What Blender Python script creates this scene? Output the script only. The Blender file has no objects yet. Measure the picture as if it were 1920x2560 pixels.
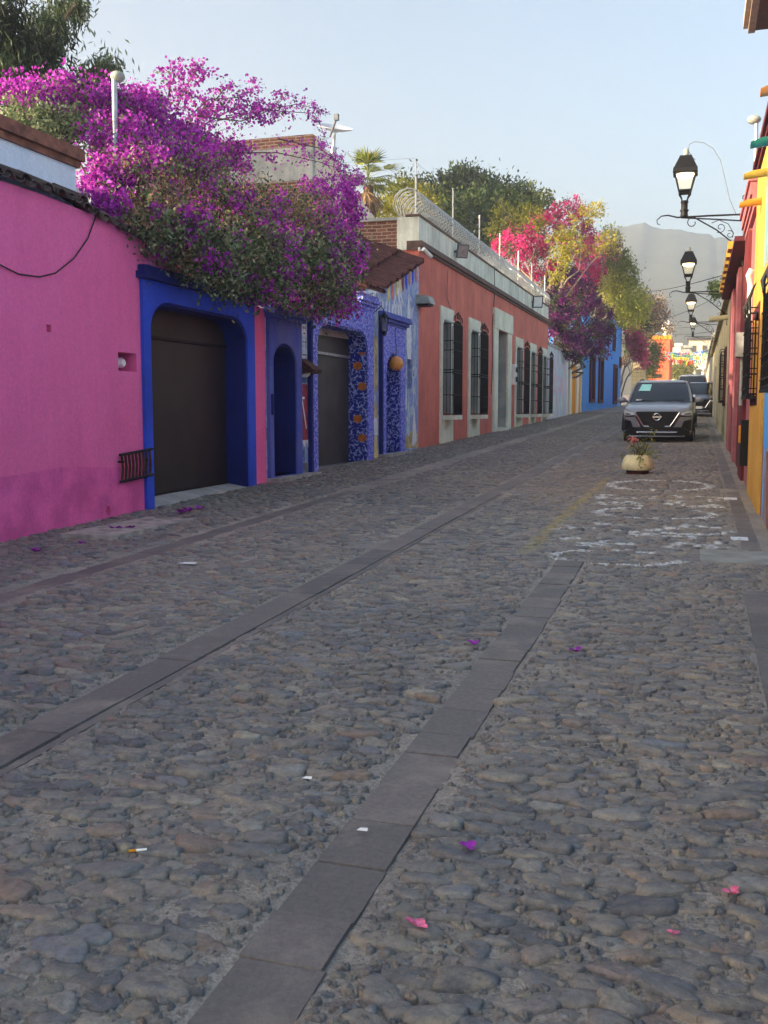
import bpy, math, random
import numpy as np
from mathutils import Vector, Matrix
from mathutils.geometry import tessellate_polygon
random.seed(7); RNG = np.random.default_rng(7)
SC = bpy.context.scene
COL = SC.collection
R = math.radians
# ------------------------------------------------------------------ camera
F = 2500.; H = 1.5; XL = -6.6; XR = .75; S = .02387
pit = math.atan(251/F); yaw = math.atan(781*math.cos(pit)/F)
cam = bpy.data.cameras.new('camera'); cam.sensor_fit = 'VERTICAL'; cam.sensor_height = 36; cam.sensor_width = 27
cam.lens = F/2560*36; cam.clip_start = .05; cam.clip_end = 6000
co = bpy.data.objects.new('camera', cam); COL.objects.link(co)
co.location = (0, 0, H); co.rotation_euler = (R(90)-pit, 0, yaw); SC.camera = co
# ------------------------------------------------------------------ light
SUN_EL = R(11); SUN_DIR = Vector((-.80, -.60, 0)).normalized()      # horizontal direction towards the sun
wd = bpy.data.worlds.new('World'); SC.world = wd; wd.use_nodes = True
nt = wd.node_tree; bg = nt.nodes['Background']
sky = nt.nodes.new('ShaderNodeTexSky'); sky.sky_type = 'NISHITA'; sky.sun_disc = False
sky.sun_elevation = SUN_EL; sky.sun_rotation = math.atan2(SUN_DIR.x, SUN_DIR.y)
sky.altitude = 1000; sky.air_density = 1.0; sky.dust_density = 6; sky.ozone_density = .5
nt.links.new(sky.outputs[0], bg.inputs[0]); bg.inputs[1].default_value = .15
sl = bpy.data.lights.new('sun', 'SUN'); sl.energy = 4.0; sl.angle = R(.5); sl.color = (1, .80, .55)
so = bpy.data.objects.new('sun', sl); COL.objects.link(so)
sdir = Vector((SUN_DIR.x*math.cos(SUN_EL), SUN_DIR.y*math.cos(SUN_EL), math.sin(SUN_EL)))
so.rotation_euler = sdir.to_track_quat('Z', 'Y').to_euler(); so.location = (-40, -30, 60)
SC.view_settings.view_transform = 'Standard'; SC.view_settings.look = 'None'; SC.view_settings.gamma = 1
SC.view_settings.exposure = 1.5
SC.cycles.volume_bounces = 3; SC.cycles.max_bounces = 12; SC.cycles.diffuse_bounces = 6
# ------------------------------------------------------------------ picture -> place helpers (measurements only)
rr = np.array((math.cos(yaw), math.sin(yaw), 0)); hh = np.array((-math.sin(yaw), math.cos(yaw), 0)); zz = np.array((0, 0, 1.))
fw = hh*math.cos(pit)-zz*math.sin(pit); up = hh*math.sin(pit)+zz*math.cos(pit); C0 = np.array((0, 0, H)); K = 1920/1659
def ray(x, y): return fw*F + rr*(x*K-960) + up*(1280-y*K)
def UX(x, y, X): d = ray(x, y); return C0 + d*(X/d[0])
def UY(x, y, Y): d = ray(x, y); return C0 + d*(Y/d[1])
def UG(x, y): d = ray(x, y); return C0 + d*(H/(S*d[1]-d[2]))
def PR(P):
    v = P-C0; a = v@fw; a = np.where(np.abs(a) < 1e-6, 1e-6, a)
    return 960+F*(v@rr)/a, 1280-F*(v@up)/a, a
def gz(y): return S*min(y, 170.)
# ------------------------------------------------------------------ materials
M = {}
def lin(c):
    c = [v/255 for v in c]; return tuple(v/12.92 if v <= .04045 else ((v+.055)/1.055)**2.4 for v in c)+(1,)
def lift(c, k):                                                     # paint albedo from a colour read off in shade
    c = lin(c)[:3]; k = min(k, .88/max(c)); return tuple(v*k for v in c)+(1,)
class NT:
    def __init__(s, name):
        s.m = bpy.data.materials.new(name); s.m.use_nodes = True; s.t = s.m.node_tree; s.b = s.t.nodes['Principled BSDF']; M[name] = s.m
    def n(s, ty, **k):
        o = s.t.nodes.new(ty)
        for a, v in k.items():
            if a.startswith('i_'): o.inputs[a[2:].replace('_', ' ')].default_value = v
            else: setattr(o, a, v)
        return o
    def l(s, a, b): s.t.links.new(a, b)
    def pos(s, scale=(1, 1, 1)):
        g = s.n('ShaderNodeNewGeometry'); v = s.n('ShaderNodeVectorMath', operation='MULTIPLY'); v.inputs[1].default_value = scale
        s.l(g.outputs['Position'], v.inputs[0]); return v.outputs[0]
    def noise(s, scale, det=4, vec=None, rough=.55, out=0):
        o = s.n('ShaderNodeTexNoise'); o.inputs['Scale'].default_value = scale; o.inputs['Detail'].default_value = det; o.inputs['Roughness'].default_value = rough
        s.l(vec if vec is not None else s.pos(), o.inputs['Vector']); return o.outputs[out]
    def ramp(s, fac, stops, const=False):
        o = s.n('ShaderNodeValToRGB'); e = o.color_ramp.elements
        if const: o.color_ramp.interpolation = 'CONSTANT'
        while len(e) < len(stops): e.new(.5)
        for q, (p, c) in zip(e, stops): q.position = p; q.color = c if len(c) == 4 else tuple(c)+(1,)
        s.l(fac, o.inputs[0]); return o.outputs[0]
    def mix(s, fac, a, b, bt='MIX'):
        o = s.n('ShaderNodeMix', data_type='RGBA', blend_type=bt)
        for v, i in ((fac, 0), (a, 6), (b, 7)):
            if hasattr(v, 'is_linked'): s.l(v, o.inputs[i])
            else: o.inputs[i].default_value = v
        return o.outputs[2]
    def bump(s, h, st, dist=.02):
        o = s.n('ShaderNodeBump'); o.inputs['Strength'].default_value = st; o.inputs['Distance'].default_value = dist
        s.l(h, o.inputs['Height']); s.l(o.outputs[0], s.b.inputs['Normal']); return o
    def col(s, c):
        if hasattr(c, 'is_linked'): s.l(c, s.b.inputs['Base Color'])
        else: s.b.inputs['Base Color'].default_value = c
    def rough(s, r, metal=0, spec=.5):
        s.b.inputs['Roughness'].default_value = r; s.b.inputs['Metallic'].default_value = metal; s.b.inputs['Specular IOR Level'].default_value = spec
def plain(name, c, rough=.6, metal=0, spec=.4, var=.12, scale=9, bump=.0):
    t = NT(name); c = lift(c, 1.35)
    dk = tuple(v*(1-var*1.6) for v in c[:3])+(1,); lt = tuple(min(1, v*(1+var)) for v in c[:3])+(1,)
    f = t.noise(scale, 5); t.col(t.ramp(f, [(.3, dk), (.7, lt)])); t.rough(rough, metal, spec)
    if bump: t.bump(t.noise(scale*6, 4), bump)
    return t.m
def stucco(name, c, c2, sc=.9, streak=.35, bump=.25, amt=(.38, .68), fade=None):
    t = NT(name); c = lift(c, 1.85); c2 = lift(c2, 1.85)
    big = t.noise(sc, 6, rough=.62); st = t.noise(1.0, 6, t.pos((6, 6, .7)), .7); fine = t.noise(34, 4)
    k = t.ramp(big, [(amt[0], (0, 0, 0)), (amt[1], (1, 1, 1))])
    b = t.mix(k, c, c2)
    b = t.mix(streak, b, t.ramp(st, [(.3, (.68, .68, .68)), (.66, (1.16, 1.16, 1.16))]), 'MULTIPLY')
    b = t.mix(.4, b, t.ramp(fine, [(.25, (.75, .75, .75)), (.75, (1.25, 1.25, 1.25))]), 'MULTIPLY')
    if fade:
        pk = t.ramp(t.noise(2.3, 8, rough=.7), [(.60, (0, 0, 0)), (.68, (1, 1, 1))]); b = t.mix(pk, b, lin(fade))
    t.col(b); t.rough(.85, 0, .2); t.bump(t.mix(.5, t.noise(60, 5), t.noise(5, 5)), bump, .02)
    return t.m
def brick(name, c1, c2, mortar, axis='Y', sx=.26, sz=.085):
    t = NT(name); g = t.n('ShaderNodeNewGeometry'); sp = t.n('ShaderNodeSeparateXYZ'); t.l(g.outputs['Position'], sp.inputs[0])
    cb = t.n('ShaderNodeCombineXYZ'); t.l(sp.outputs[axis], cb.inputs[0]); t.l(sp.outputs['Z'], cb.inputs[1])
    w = t.n('ShaderNodeVectorMath', operation='ADD'); nz = t.noise(2.2, 3, out=1); sc = t.n('ShaderNodeVectorMath', operation='SCALE'); sc.inputs['Scale'].default_value = .045
    t.l(nz, sc.inputs[0]); t.l(cb.outputs[0], w.inputs[0]); t.l(sc.outputs[0], w.inputs[1])
    b = t.n('ShaderNodeTexBrick'); b.inputs['Scale'].default_value = 1; b.inputs['Brick Width'].default_value = sx; b.inputs['Row Height'].default_value = sz
    b.inputs['Mortar Size'].default_value = .012; b.inputs['Mortar Smooth'].default_value = .3
    b.inputs['Color1'].default_value = lift(c1, 1.35); b.inputs['Color2'].default_value = lift(c2, 1.35); b.inputs['Mortar'].default_value = lift(mortar, 1.4)
    t.l(w.outputs[0], b.inputs['Vector'])
    t.col(t.mix(.5, b.outputs[0], t.ramp(t.noise(9, 5), [(.3, (.5, .5, .5)), (.7, (1.15, 1.15, 1.15))]), 'MULTIPLY')); t.rough(.9, 0, .2)
    inv = t.n('ShaderNodeMath', operation='SUBTRACT'); inv.inputs[0].default_value = 1; t.l(b.outputs['Fac'], inv.inputs[1]); t.bump(inv.outputs[0], .6, .015)
    return t.m
def leafmat(name, cols, trans=.3, rough=.55, lf=1.6):
    t = NT(name); a = t.n('ShaderNodeAttribute', attribute_name='v')
    n = len(cols); c = t.ramp(a.outputs['Fac'], [(i/(n-1), lift(q, lf)) for i, q in enumerate(cols)])
    t.col(c); t.rough(rough, 0, .3)
    tr = t.n('ShaderNodeBsdfTranslucent'); t.l(c, tr.inputs[0]); mx = t.n('ShaderNodeMixShader'); mx.inputs[0].default_value = trans
    t.l(t.b.outputs[0], mx.inputs[1]); t.l(tr.outputs[0], mx.inputs[2]); t.l(mx.outputs[0], t.t.nodes['Material Output'].inputs[0]); return t.m
def glow(name, c, st):
    t = NT(name); t.col(lin(c)); t.b.inputs['Emission Color'].default_value = lin(c); t.b.inputs['Emission Strength'].default_value = st; return t.m
def pane(name, tint, gl=.12):
    t = NT(name); a = t.n('ShaderNodeBsdfTransparent'); a.inputs[0].default_value = lin(tint); t.rough(.05); t.col((.8, .8, .8, 1)); mx = t.n('ShaderNodeMixShader'); mx.inputs[0].default_value = gl
    t.l(a.outputs[0], mx.inputs[1]); t.l(t.b.outputs[0], mx.inputs[2]); t.l(mx.outputs[0], t.t.nodes['Material Output'].inputs[0]); return t.m

stucco('pink_paint', (198, 94, 140), (178, 80, 123), 1.1, .16, .3)
stucco('pink_paint_low', (190, 84, 136), (162, 68, 114), 2.6, .2, .45, (.36, .62))
stucco('white_paint', (214, 222, 232), (190, 200, 214), 1.2, .2)
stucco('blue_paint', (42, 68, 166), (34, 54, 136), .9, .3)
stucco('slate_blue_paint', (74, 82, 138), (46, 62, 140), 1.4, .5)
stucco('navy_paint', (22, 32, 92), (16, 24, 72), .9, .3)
stucco('orange_paint', (166, 96, 84), (146, 82, 74), 1.0, .42, .35)
stucco('pale_stone', (184, 186, 172), (160, 162, 148), 1.6, .3, .3)
stucco('grey_stone', (138, 142, 138), (112, 116, 112), 1.6, .3, .3)
stucco('parapet', (178, 182, 172), (150, 154, 146), 1.0, .8, .3)
stucco('concrete', (140, 142, 140), (108, 110, 110), 1.5, .4, .5)
stucco('beige_paint', (196, 184, 164), (172, 160, 142), .8, .4)
stucco('cream_paint', (160, 154, 122), (132, 126, 100), 1.1, .9, .3)
stucco('dark_red_paint', (84, 32, 36), (72, 26, 30), 1.4, .5, .3, fade=(188, 150, 150))
stucco('rose_paint', (128, 80, 85), (114, 66, 72), 1.4, .5)
stucco('maroon_paint', (70, 28, 36), (56, 24, 30), 1.4, .3)
stucco('yellow_paint', (160, 124, 58), (146, 110, 48), 1.2, .4)
stucco('teal_paint', (96, 128, 128), (70, 108, 124), 1.1, .5)
stucco('sky_blue_paint', (70, 142, 214), (54, 118, 198), .5, .35, .2, fade=(176, 170, 140))
stucco('bright_blue_paint', (76, 148, 214), (58, 118, 190), 1.2, .5)
stucco('brown_paint', (120, 84, 66), (96, 68, 60), 1.2, .5)
stucco('salmon_paint', (208, 96, 62), (186, 80, 54), .6, .4)
stucco('ochre_paint', (190, 130, 24), (160, 104, 20), .8, .4)
stucco('plaster_white', (222, 220, 210), (190, 188, 178), .6, .4)
brick('brick_y', (104, 66, 56), (128, 86, 72), (150, 138, 124), 'X')
brick('brick_x', (104, 66, 56), (128, 86, 72), (140, 128, 116), 'Y')
brick('stone_block', (176, 166, 130), (156, 146, 116), (120, 112, 90), 'X', .7, .32)
plain('brick_coping', (120, 78, 64), .9, var=.35, scale=6, bump=.5)
plain('old_tile', (74, 62, 58), .9, var=.5, scale=5, bump=.6)
plain('red_tile', (72, 40, 38), .85, var=.4, scale=6, bump=.4)
plain('yellow_tile', (168, 128, 46), .6, var=.2)
plain('green_tile', (24, 86, 72), .5, var=.2)
plain('amber_tile', (160, 100, 40), .6, var=.2)
plain('soffit', (88, 70, 64), .8, var=.2)
plain('eave_trim', (150, 136, 124), .8, var=.15)
plain('brown_door', (35, 33, 33), .45, spec=.4, var=.22, scale=2.5)
plain('grey_door', (60, 60, 60), .5, metal=.2, var=.25, scale=2)
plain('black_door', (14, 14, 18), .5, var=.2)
plain('petal_purple', (140, 36, 148), .6, var=.3, scale=60); plain('petal_pink', (200, 100, 132), .6, var=.3, scale=60); plain('grille_grey', (62, 64, 68), .5)
plain('iron', (20, 20, 22), .55, metal=.4, var=.3)
plain('rust', (70, 44, 32), .85, var=.5, scale=14)
plain('galvanised', (150, 156, 164), .42, metal=.8, var=.18, scale=12)
plain('grey_box', (140, 146, 140), .6, var=.15)
plain('white_plastic', (220, 220, 216), .45, var=.06)
plain('cable_black', (26, 26, 30), .6)
plain('cable_grey', (96, 100, 104), .6)
plain('step_stone', (150, 146, 138), .85, var=.3, scale=7, bump=.5)
plain('drain_concrete', (134, 134, 126), .85, var=.2, scale=5, bump=.4)
plain('bark', (96, 78, 62), .9, var=.4, scale=10, bump=.6)
plain('grey_bark', (122, 110, 98), .9, var=.3, scale=10, bump=.6)
plain('twig', (84, 66, 58), .9, var=.3)
plain('pot', (206, 198, 154), .75, var=.12, scale=6, bump=.2)
plain('pot_foot', (70, 36, 32), .8, var=.3)
plain('soil', (52, 42, 34), .95, var=.4, scale=20)
plain('rubber', (16, 16, 17), .85, var=.2)
plain('chrome', (200, 202, 206), .15, metal=1, var=.03)
plain('car_black', (14, 15, 17), .45, var=.1)
plain('car_glass', (20, 26, 30), .06, spec=.8, var=.05)
plain('lamp_lens', (214, 222, 228), .12, spec=.8, var=.05)
plain('sticker', (150, 210, 204), .5, var=.05)
plain('plate_white', (216, 218, 216), .5, var=.05)
plain('wire_steel', (146, 152, 156), .35, metal=.9, var=.25, scale=30)
plain('globe_amber', (206, 140, 66), .35, var=.08)
plain('dish_grey', (168, 174, 186), .5, var=.06)
plain('far_grey', (150, 152, 150), .8, var=.15, scale=2)
plain('far_dark', (62, 64, 66), .8, var=.2, scale=2)
plain('rock_hill', (84, 88, 72), .95, var=.3, scale=.05)
plain('bloom_rose', (186, 112, 114), .6)
plain('flag_blue', (40, 104, 178), .7); plain('flag_yellow', (226, 184, 52), .7); plain('flag_red', (180, 44, 40), .7); plain('flag_green', (66, 140, 92), .7)
plain('paint_white', (214, 220, 226), .8, var=.15, scale=12); plain('paint_pale', (166, 196, 214), .8, var=.2, scale=8); plain('paint_maroon', (130, 52, 66), .8, var=.3, scale=9)
plain('paint_sand', (176, 164, 116), .8, var=.3, scale=6); plain('paint_orange', (178, 104, 46), .8, var=.3, scale=12); plain('paint_grey', (104, 116, 128), .8, var=.4, scale=6)
plain('paint_rose', (190, 110, 110), .8, var=.2); plain('paint_black', (30, 32, 40), .8); plain('paint_yellow', (206, 192, 120), .8); plain('paint_ultra', (36, 66, 190), .8)
plain('dry_ground', (120, 112, 98), .95, var=.3, scale=.4, bump=.3)
glow('lamp_glow', (255, 226, 168), 4.0)
pane('lamp_pane', (236, 238, 232)); pane('window_pane', (90, 100, 108), .5)
def carpaint(name, c):
    t = NT(name); t.col(lin(c)); t.rough(.32, .2, .5); t.b.inputs['Coat Weight'].default_value = .8; t.b.inputs['Coat Roughness'].default_value = .06; return t.m
carpaint('car_grey', (138, 143, 152)); carpaint('car_red', (150, 48, 36)); carpaint('car_navy', (34, 46, 78)); carpaint('car_silver', (170, 176, 182)); carpaint('car_bumper', (66, 68, 74))
def talavera(name, base, line, sc, w):                              # blue wall covered in small white brush marks
    t = NT(name); v = t.n('ShaderNodeTexVoronoi', feature='DISTANCE_TO_EDGE'); v.inputs['Scale'].default_value = sc
    ad = t.n('ShaderNodeVectorMath', operation='ADD'); s2 = t.n('ShaderNodeVectorMath', operation='SCALE'); s2.inputs['Scale'].default_value = .25
    t.l(t.noise(5, 3, out=1), s2.inputs[0]); t.l(t.pos(), ad.inputs[0]); t.l(s2.outputs[0], ad.inputs[1]); t.l(ad.outputs[0], v.inputs['Vector'])
    m = t.ramp(v.outputs[0], [(w*.6, (1, 1, 1)), (w, (0, 0, 0))]); g = t.ramp(t.noise(sc*1.1, 2), [(.44, (0, 0, 0)), (.5, (1, 1, 1))])
    mm = t.mix(1, m, g, 'MULTIPLY')
    b = t.mix(t.noise(3, 4), lift(base, 1.7), tuple(q*.7 for q in lift(base, 1.7)[:3])+(1,)); t.col(t.mix(mm, b, lift(line, 1.5))); t.rough(.7, 0, .3); return t.m
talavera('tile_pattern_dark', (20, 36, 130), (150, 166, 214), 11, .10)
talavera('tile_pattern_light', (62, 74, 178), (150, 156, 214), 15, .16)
def mural(name, cols, sc):
    t = NT(name); n = t.noise(sc, 6, t.pos((1, 1, .55)), .65)
    k = len(cols); t.col(t.mix(.4, t.ramp(n, [(.28+.44*i/(k-1), lift(c, 1.8)) for i, c in enumerate(cols)]), t.ramp(t.noise(22, 5), [(.3, (.5, .5, .5)), (.7, (1.2, 1.2, 1.2))]), 'MULTIPLY')); t.rough(.8, 0, .25); t.bump(t.noise(40, 4), .2); return t.m
mural('mural_blue', [(60, 84, 122), (86, 112, 150), (130, 148, 166), (96, 112, 164), (160, 170, 176), (74, 100, 138), (126, 134, 120)], 2.6)
mural('mural_sand', [(86, 104, 116), (120, 134, 126), (146, 138, 108), (104, 124, 128), (70, 88, 116)], 2.6)
mural('mural_pastel', [(120, 150, 178), (186, 200, 206), (170, 140, 160), (150, 184, 196), (206, 206, 190), (112, 150, 170)], 1.5)
mural('mural_street', [(92, 64, 60), (70, 130, 196), (96, 150, 206), (120, 96, 84), (66, 110, 180)], 1.6)
leafmat('leaf_dark', [(16, 26, 14), (34, 50, 24), (52, 70, 36), (78, 92, 56)], .2)
leafmat('leaf_grey_green', [(26, 36, 24), (52, 64, 42), (78, 88, 62), (108, 114, 88)], .25, lf=2.4)
leafmat('leaf_evergreen', [(22, 36, 22), (36, 58, 30), (62, 84, 36), (92, 104, 44)], .25, lf=1.05)
leafmat('leaf_willow', [(22, 32, 24), (38, 52, 36), (60, 76, 50), (84, 96, 66)], .25)
leafmat('leaf_gold', [(84, 92, 24), (126, 130, 34), (160, 156, 44), (186, 172, 60)], .35, lf=.9)
leafmat('leaf_olive', [(66, 78, 30), (98, 108, 40), (130, 134, 56), (150, 148, 70)], .35)
leafmat('leaf_dry', [(56, 44, 36), (88, 72, 56), (122, 100, 76), (158, 128, 100)], .2)
leafmat('bract_purple', [(92, 18, 104), (132, 30, 138), (162, 48, 164), (180, 78, 184)], .4, lf=1.5)
leafmat('bract_magenta', [(150, 14, 84), (184, 24, 106), (206, 36, 120), (216, 60, 136)], .35, lf=1.15)
leafmat('bract_dusk', [(58, 12, 70), (84, 18, 96), (110, 24, 116), (132, 40, 130)], .3, lf=.85)
leafmat('bract_pink', [(120, 26, 66), (150, 36, 84), (176, 50, 100), (190, 90, 120)], .3)
leafmat('palm_green', [(40, 56, 20), (74, 92, 32), (110, 118, 44), (140, 136, 60)], .3)

# ------------------------------------------------------------------ mesh builders
ORG = {}
def tag(o, label=None, cat=None, group=None, kind=None):
    if label: o['label'] = label
    if cat: o['category'] = cat
    if group: o['group'] = group
    if kind: o['kind'] = kind
    return o
def empty(name, loc, label=None, cat=None, group=None, rz=0):
    o = bpy.data.objects.new(name, None); COL.objects.link(o); o.location = loc; o.rotation_euler = (0, 0, rz); o.empty_display_size = .2
    ORG[o.name] = np.array(loc, float); return tag(o, label, cat, group)
def link(name, me, parent=None, loc=None, local=False):
    o = bpy.data.objects.new(name, me); COL.objects.link(o)
    if parent is not None:
        o.parent = parent; org = ORG.get(parent.name, np.zeros(3))
    else:
        org = np.array(loc if loc is not None else (0, 0, 0), float); o.location = org
    ORG[o.name] = org
    if not local and np.any(org):
        n = len(me.vertices); a = np.empty(n*3, np.float32); me.vertices.foreach_get('co', a); a = a.reshape(-1, 3)-org.astype(np.float32); me.vertices.foreach_set('co', a.ravel()); me.update()
    return o
class MB:
    def __init__(s): s.v = []; s.f = []; s.m = []; s.k = 0
    def add(s, vs, fs, k=None):
        b = len(s.v); s.v += [tuple(float(c) for c in q) for q in vs]; s.f += [tuple(b+i for i in f) for f in fs]; s.m += [s.k if k is None else k]*len(fs); return s
    def box(s, a, b, k=None, bev=0):
        x0, y0, z0 = [min(p, q) for p, q in zip(a, b)]; x1, y1, z1 = [max(p, q) for p, q in zip(a, b)]
        return s.add([(x0, y0, z0), (x1, y0, z0), (x1, y1, z0), (x0, y1, z0), (x0, y0, z1), (x1, y0, z1), (x1, y1, z1), (x0, y1, z1)],
                     [(0, 3, 2, 1), (4, 5, 6, 7), (0, 1, 5, 4), (1, 2, 6, 5), (2, 3, 7, 6), (3, 0, 4, 7)], k)
    def tube(s, pts, r, n=6, k=None, cap=True):
        pts = [Vector(p) for p in pts]; m = len(pts); rs = r if hasattr(r, '__len__') else [r]*m; vs = []; fs = []
        t0 = (pts[1]-pts[0]).normalized(); ref = Vector((0, 0, 1)) if abs(t0.z) < .9 else Vector((1, 0, 0)); u = t0.cross(ref).normalized()
        for i in range(m):
            t = (pts[min(i+1, m-1)]-pts[max(i-1, 0)])
            t = t.normalized() if t.length > 1e-9 else t0
            u = u-t*u.dot(t); u = u.normalized() if u.length > 1e-6 else t.orthogonal().normalized(); w = t.cross(u)
            for j in range(n):
                a = 2*math.pi*j/n; vs.append(pts[i]+(u*math.cos(a)+w*math.sin(a))*rs[i])
        for i in range(m-1):
            for j in range(n): fs.append((i*n+j, i*n+(j+1) % n, (i+1)*n+(j+1) % n, (i+1)*n+j))
        if cap: fs += [tuple(range(n-1, -1, -1)), tuple((m-1)*n+j for j in range(n))]
        return s.add(vs, fs, k)
    def lathe(s, prof, c, n=20, k=None, axis='Z', a0=0):
        vs = []; fs = []
        for r_, z_ in prof:
            for j in range(n):
                a = a0+2*math.pi*j/n; p = (r_*math.cos(a), r_*math.sin(a), z_)
                if axis == 'X': p = (p[2], p[0], p[1])
                if axis == 'Y': p = (p[0], p[2], p[1])
                vs.append((c[0]+p[0], c[1]+p[1], c[2]+p[2]))
        for i in range(len(prof)-1):
            for j in range(n): fs.append((i*n+j, i*n+(j+1) % n, (i+1)*n+(j+1) % n, (i+1)*n+j))
        fs += [tuple(range(n-1, -1, -1)), tuple((len(prof)-1)*n+j for j in range(n))]
        return s.add(vs, fs, k)
    def sphere(s, c, r, n=14, k=None, sc=(1, 1, 1)):
        m = n//2; prof = [(r*math.sin(math.pi*(i+.02)/(m+.04)), -r*math.cos(math.pi*(i+.02)/(m+.04))) for i in range(m+1)]
        b = len(s.v); s.lathe(prof, (0, 0, 0), n, k)
        for i in range(b, len(s.v)): p = s.v[i]; s.v[i] = (c[0]+p[0]*sc[0], c[1]+p[1]*sc[1], c[2]+p[2]*sc[2])
        return s
    def slab(s, loops, f0, f1, k=None, kside=None):
        """polygon with holes, given as 2-D loops; f0 / f1 turn a 2-D point into its front / back place"""
        allp = [p for L in loops for p in L]; tri = tessellate_polygon([[Vector((p[0], p[1], 0)) for p in L] for L in loops]); n = len(allp)
        vs = [f0(*p) for p in allp]+[f1(*p) for p in allp]
        s.add(vs, [tuple(t) for t in tri]+[tuple(n+i for i in reversed(t)) for t in tri], k)
        b = 0
        for L in loops:
            m = len(L); s.add([f0(*p) for p in L]+[f1(*p) for p in L], [(j, (j+1) % m, m+(j+1) % m, m+j) for j in range(m)], k if kside is None else kside); b += m
        return s
    def build(s, name, mats, parent=None, loc=None, local=False, smooth=False):
        me = bpy.data.meshes.new(name); me.from_pydata(s.v, [], s.f); me.validate()
        for q in (mats if isinstance(mats, (list, tuple)) else [mats]): me.materials.append(M[q])
        if len(s.m) == len(me.polygons): me.polygons.foreach_set('material_index', s.m)
        if smooth: me.shade_auto(smooth) if hasattr(me, 'shade_auto') else me.polygons.foreach_set('use_smooth', [True]*len(me.polygons))
        if smooth:
            try: me.set_sharp_from_angle(angle=R(40))
            except Exception: pass
        o = link(name, me, parent, loc, local)
        import bmesh
        bm = bmesh.new(); bm.from_mesh(me); bmesh.ops.recalc_face_normals(bm, faces=bm.faces); bm.to_mesh(me); bm.free()
        return o
def fastmesh(name, V, quads, mats, parent=None, loc=None, attr=None, midx=None, smooth=False, pattr=None):
    V = np.asarray(V, np.float32); quads = np.asarray(quads, np.int32); me = bpy.data.meshes.new(name); n, k = quads.shape
    me.vertices.add(len(V)); me.vertices.foreach_set('co', V.ravel()); me.loops.add(n*k); me.loops.foreach_set('vertex_index', quads.ravel())
    me.polygons.add(n); me.polygons.foreach_set('loop_start', np.arange(0, n*k, k, dtype=np.int32)); me.polygons.foreach_set('loop_total', np.full(n, k, np.int32))
    for q in mats: me.materials.append(M[q])
    if midx is not None: me.polygons.foreach_set('material_index', np.asarray(midx, np.int32))
    me.polygons.foreach_set('use_smooth', np.full(n, bool(smooth)))
    me.update(calc_edges=True)
    if attr is not None: a = me.attributes.new('v', 'FLOAT', 'FACE'); a.data.foreach_set('value', np.asarray(attr, np.float32))
    for nm, arr in (pattr or {}).items(): a = me.attributes.new(nm, 'FLOAT', 'POINT'); a.data.foreach_set('value', np.asarray(arr, np.float32))
    return link(name, me, parent, loc)
def rect(y0, y1, z0, z1): return [(y0, z0), (y1, z0), (y1, z1), (y0, z1)]
def arch(y0, y1, z0, z1, r, rz=None, n=7, mid=0):
    """opening with rounded upper corners (r across, rz down); mid lifts the centre"""
    rz = rz or r; L = [(y0, z0), (y1, z0)]
    for i in range(n+1): a = math.pi/2*i/n; L.append((y1-r+r*math.cos(a), z1-rz+rz*math.sin(a)))
    if mid: L.append(((y0+y1)/2, z1+mid))
    for i in range(n+1): a = math.pi/2*(1-i/n); L.append((y0+r-r*math.cos(a), z1-rz+rz*math.sin(a)))
    return L
def facade(x0, side, loops, depth, k=0, kside=None, mb=None):
    """wall in the street plane x0; side +1 faces +X (left of the street), -1 faces -X"""
    mb = mb or MB(); return mb.slab(loops, lambda y, z: (x0, y, z), lambda y, z: (x0-side*depth, y, z), k, kside)

# ------------------------------------------------------------------ ground, road, mountain
def jit(a, s): return a+RNG.uniform(-s, s)
xs = np.array([-2500, -400, -60, -8, 2, 60, 400, 2500.]); ys = np.array([-200, -40, -6, 20, 60, 110, 170, 260, 500, 1000, 3000.])
V = [(x, y, S*max(min(y, 170), -40)-.06) for y in ys for x in xs]; nx = len(xs)
Q = [(j*nx+i, j*nx+i+1, (j+1)*nx+i+1, (j+1)*nx+i) for j in range(len(ys)-1) for i in range(nx-1)]
tag(fastmesh('ground', V, Q, ['dry_ground']), 'dry earth around the street', None, None, 'structure')

t = NT('mortar')                                                    # sandy mortar between the stones
c = t.ramp(t.noise(1.6, 6, rough=.65), [(.3, lift((91, 88, 85), 2.75)), (.55, lift((104, 100, 94), 2.75)), (.75, lift((120, 113, 104), 2.75))])
c = t.mix(.9, c, t.ramp(t.noise(60, 6, rough=.75), [(.32, (.38, .38, .38)), (.5, (.95, .95, .95)), (.7, (1.45, 1.42, 1.38))]), 'MULTIPLY')
c = t.mix(.8, c, t.ramp(t.noise(.35, 4), [(.3, (.74, .77, .82)), (.7, (1.18, 1.13, 1.05))]), 'MULTIPLY')
t.col(c); t.rough(.9, 0, .25); t.bump(t.mix(.5, t.noise(46, 6, rough=.75), t.noise(120, 4)), 1.0, .022)
t = NT('cobble')
a = t.n('ShaderNodeAttribute', attribute_name='v'); pa = t.n('ShaderNodeAttribute', attribute_name='paint'); ya = t.n('ShaderNodeAttribute', attribute_name='yellow')
c = t.ramp(a.outputs['Fac'], [(0, lift((63, 64, 67), 2.5)), (.25, lift((77, 77, 77), 2.5)), (.45, lift((88, 85, 81), 2.5)), (.6, lift((70, 72, 74), 2.5)), (.75, lift((94, 88, 81), 2.5)), (.86, lift((88, 77, 70), 2.5)), (.94, lift((77, 82, 88), 2.5)), (1, lift((109, 104, 92), 2.5))])
c = t.mix(.85, c, t.ramp(t.noise(34, 6, rough=.75), [(.3, (.5, .5, .5)), (.7, (1.4, 1.4, 1.4))]), 'MULTIPLY')
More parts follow.
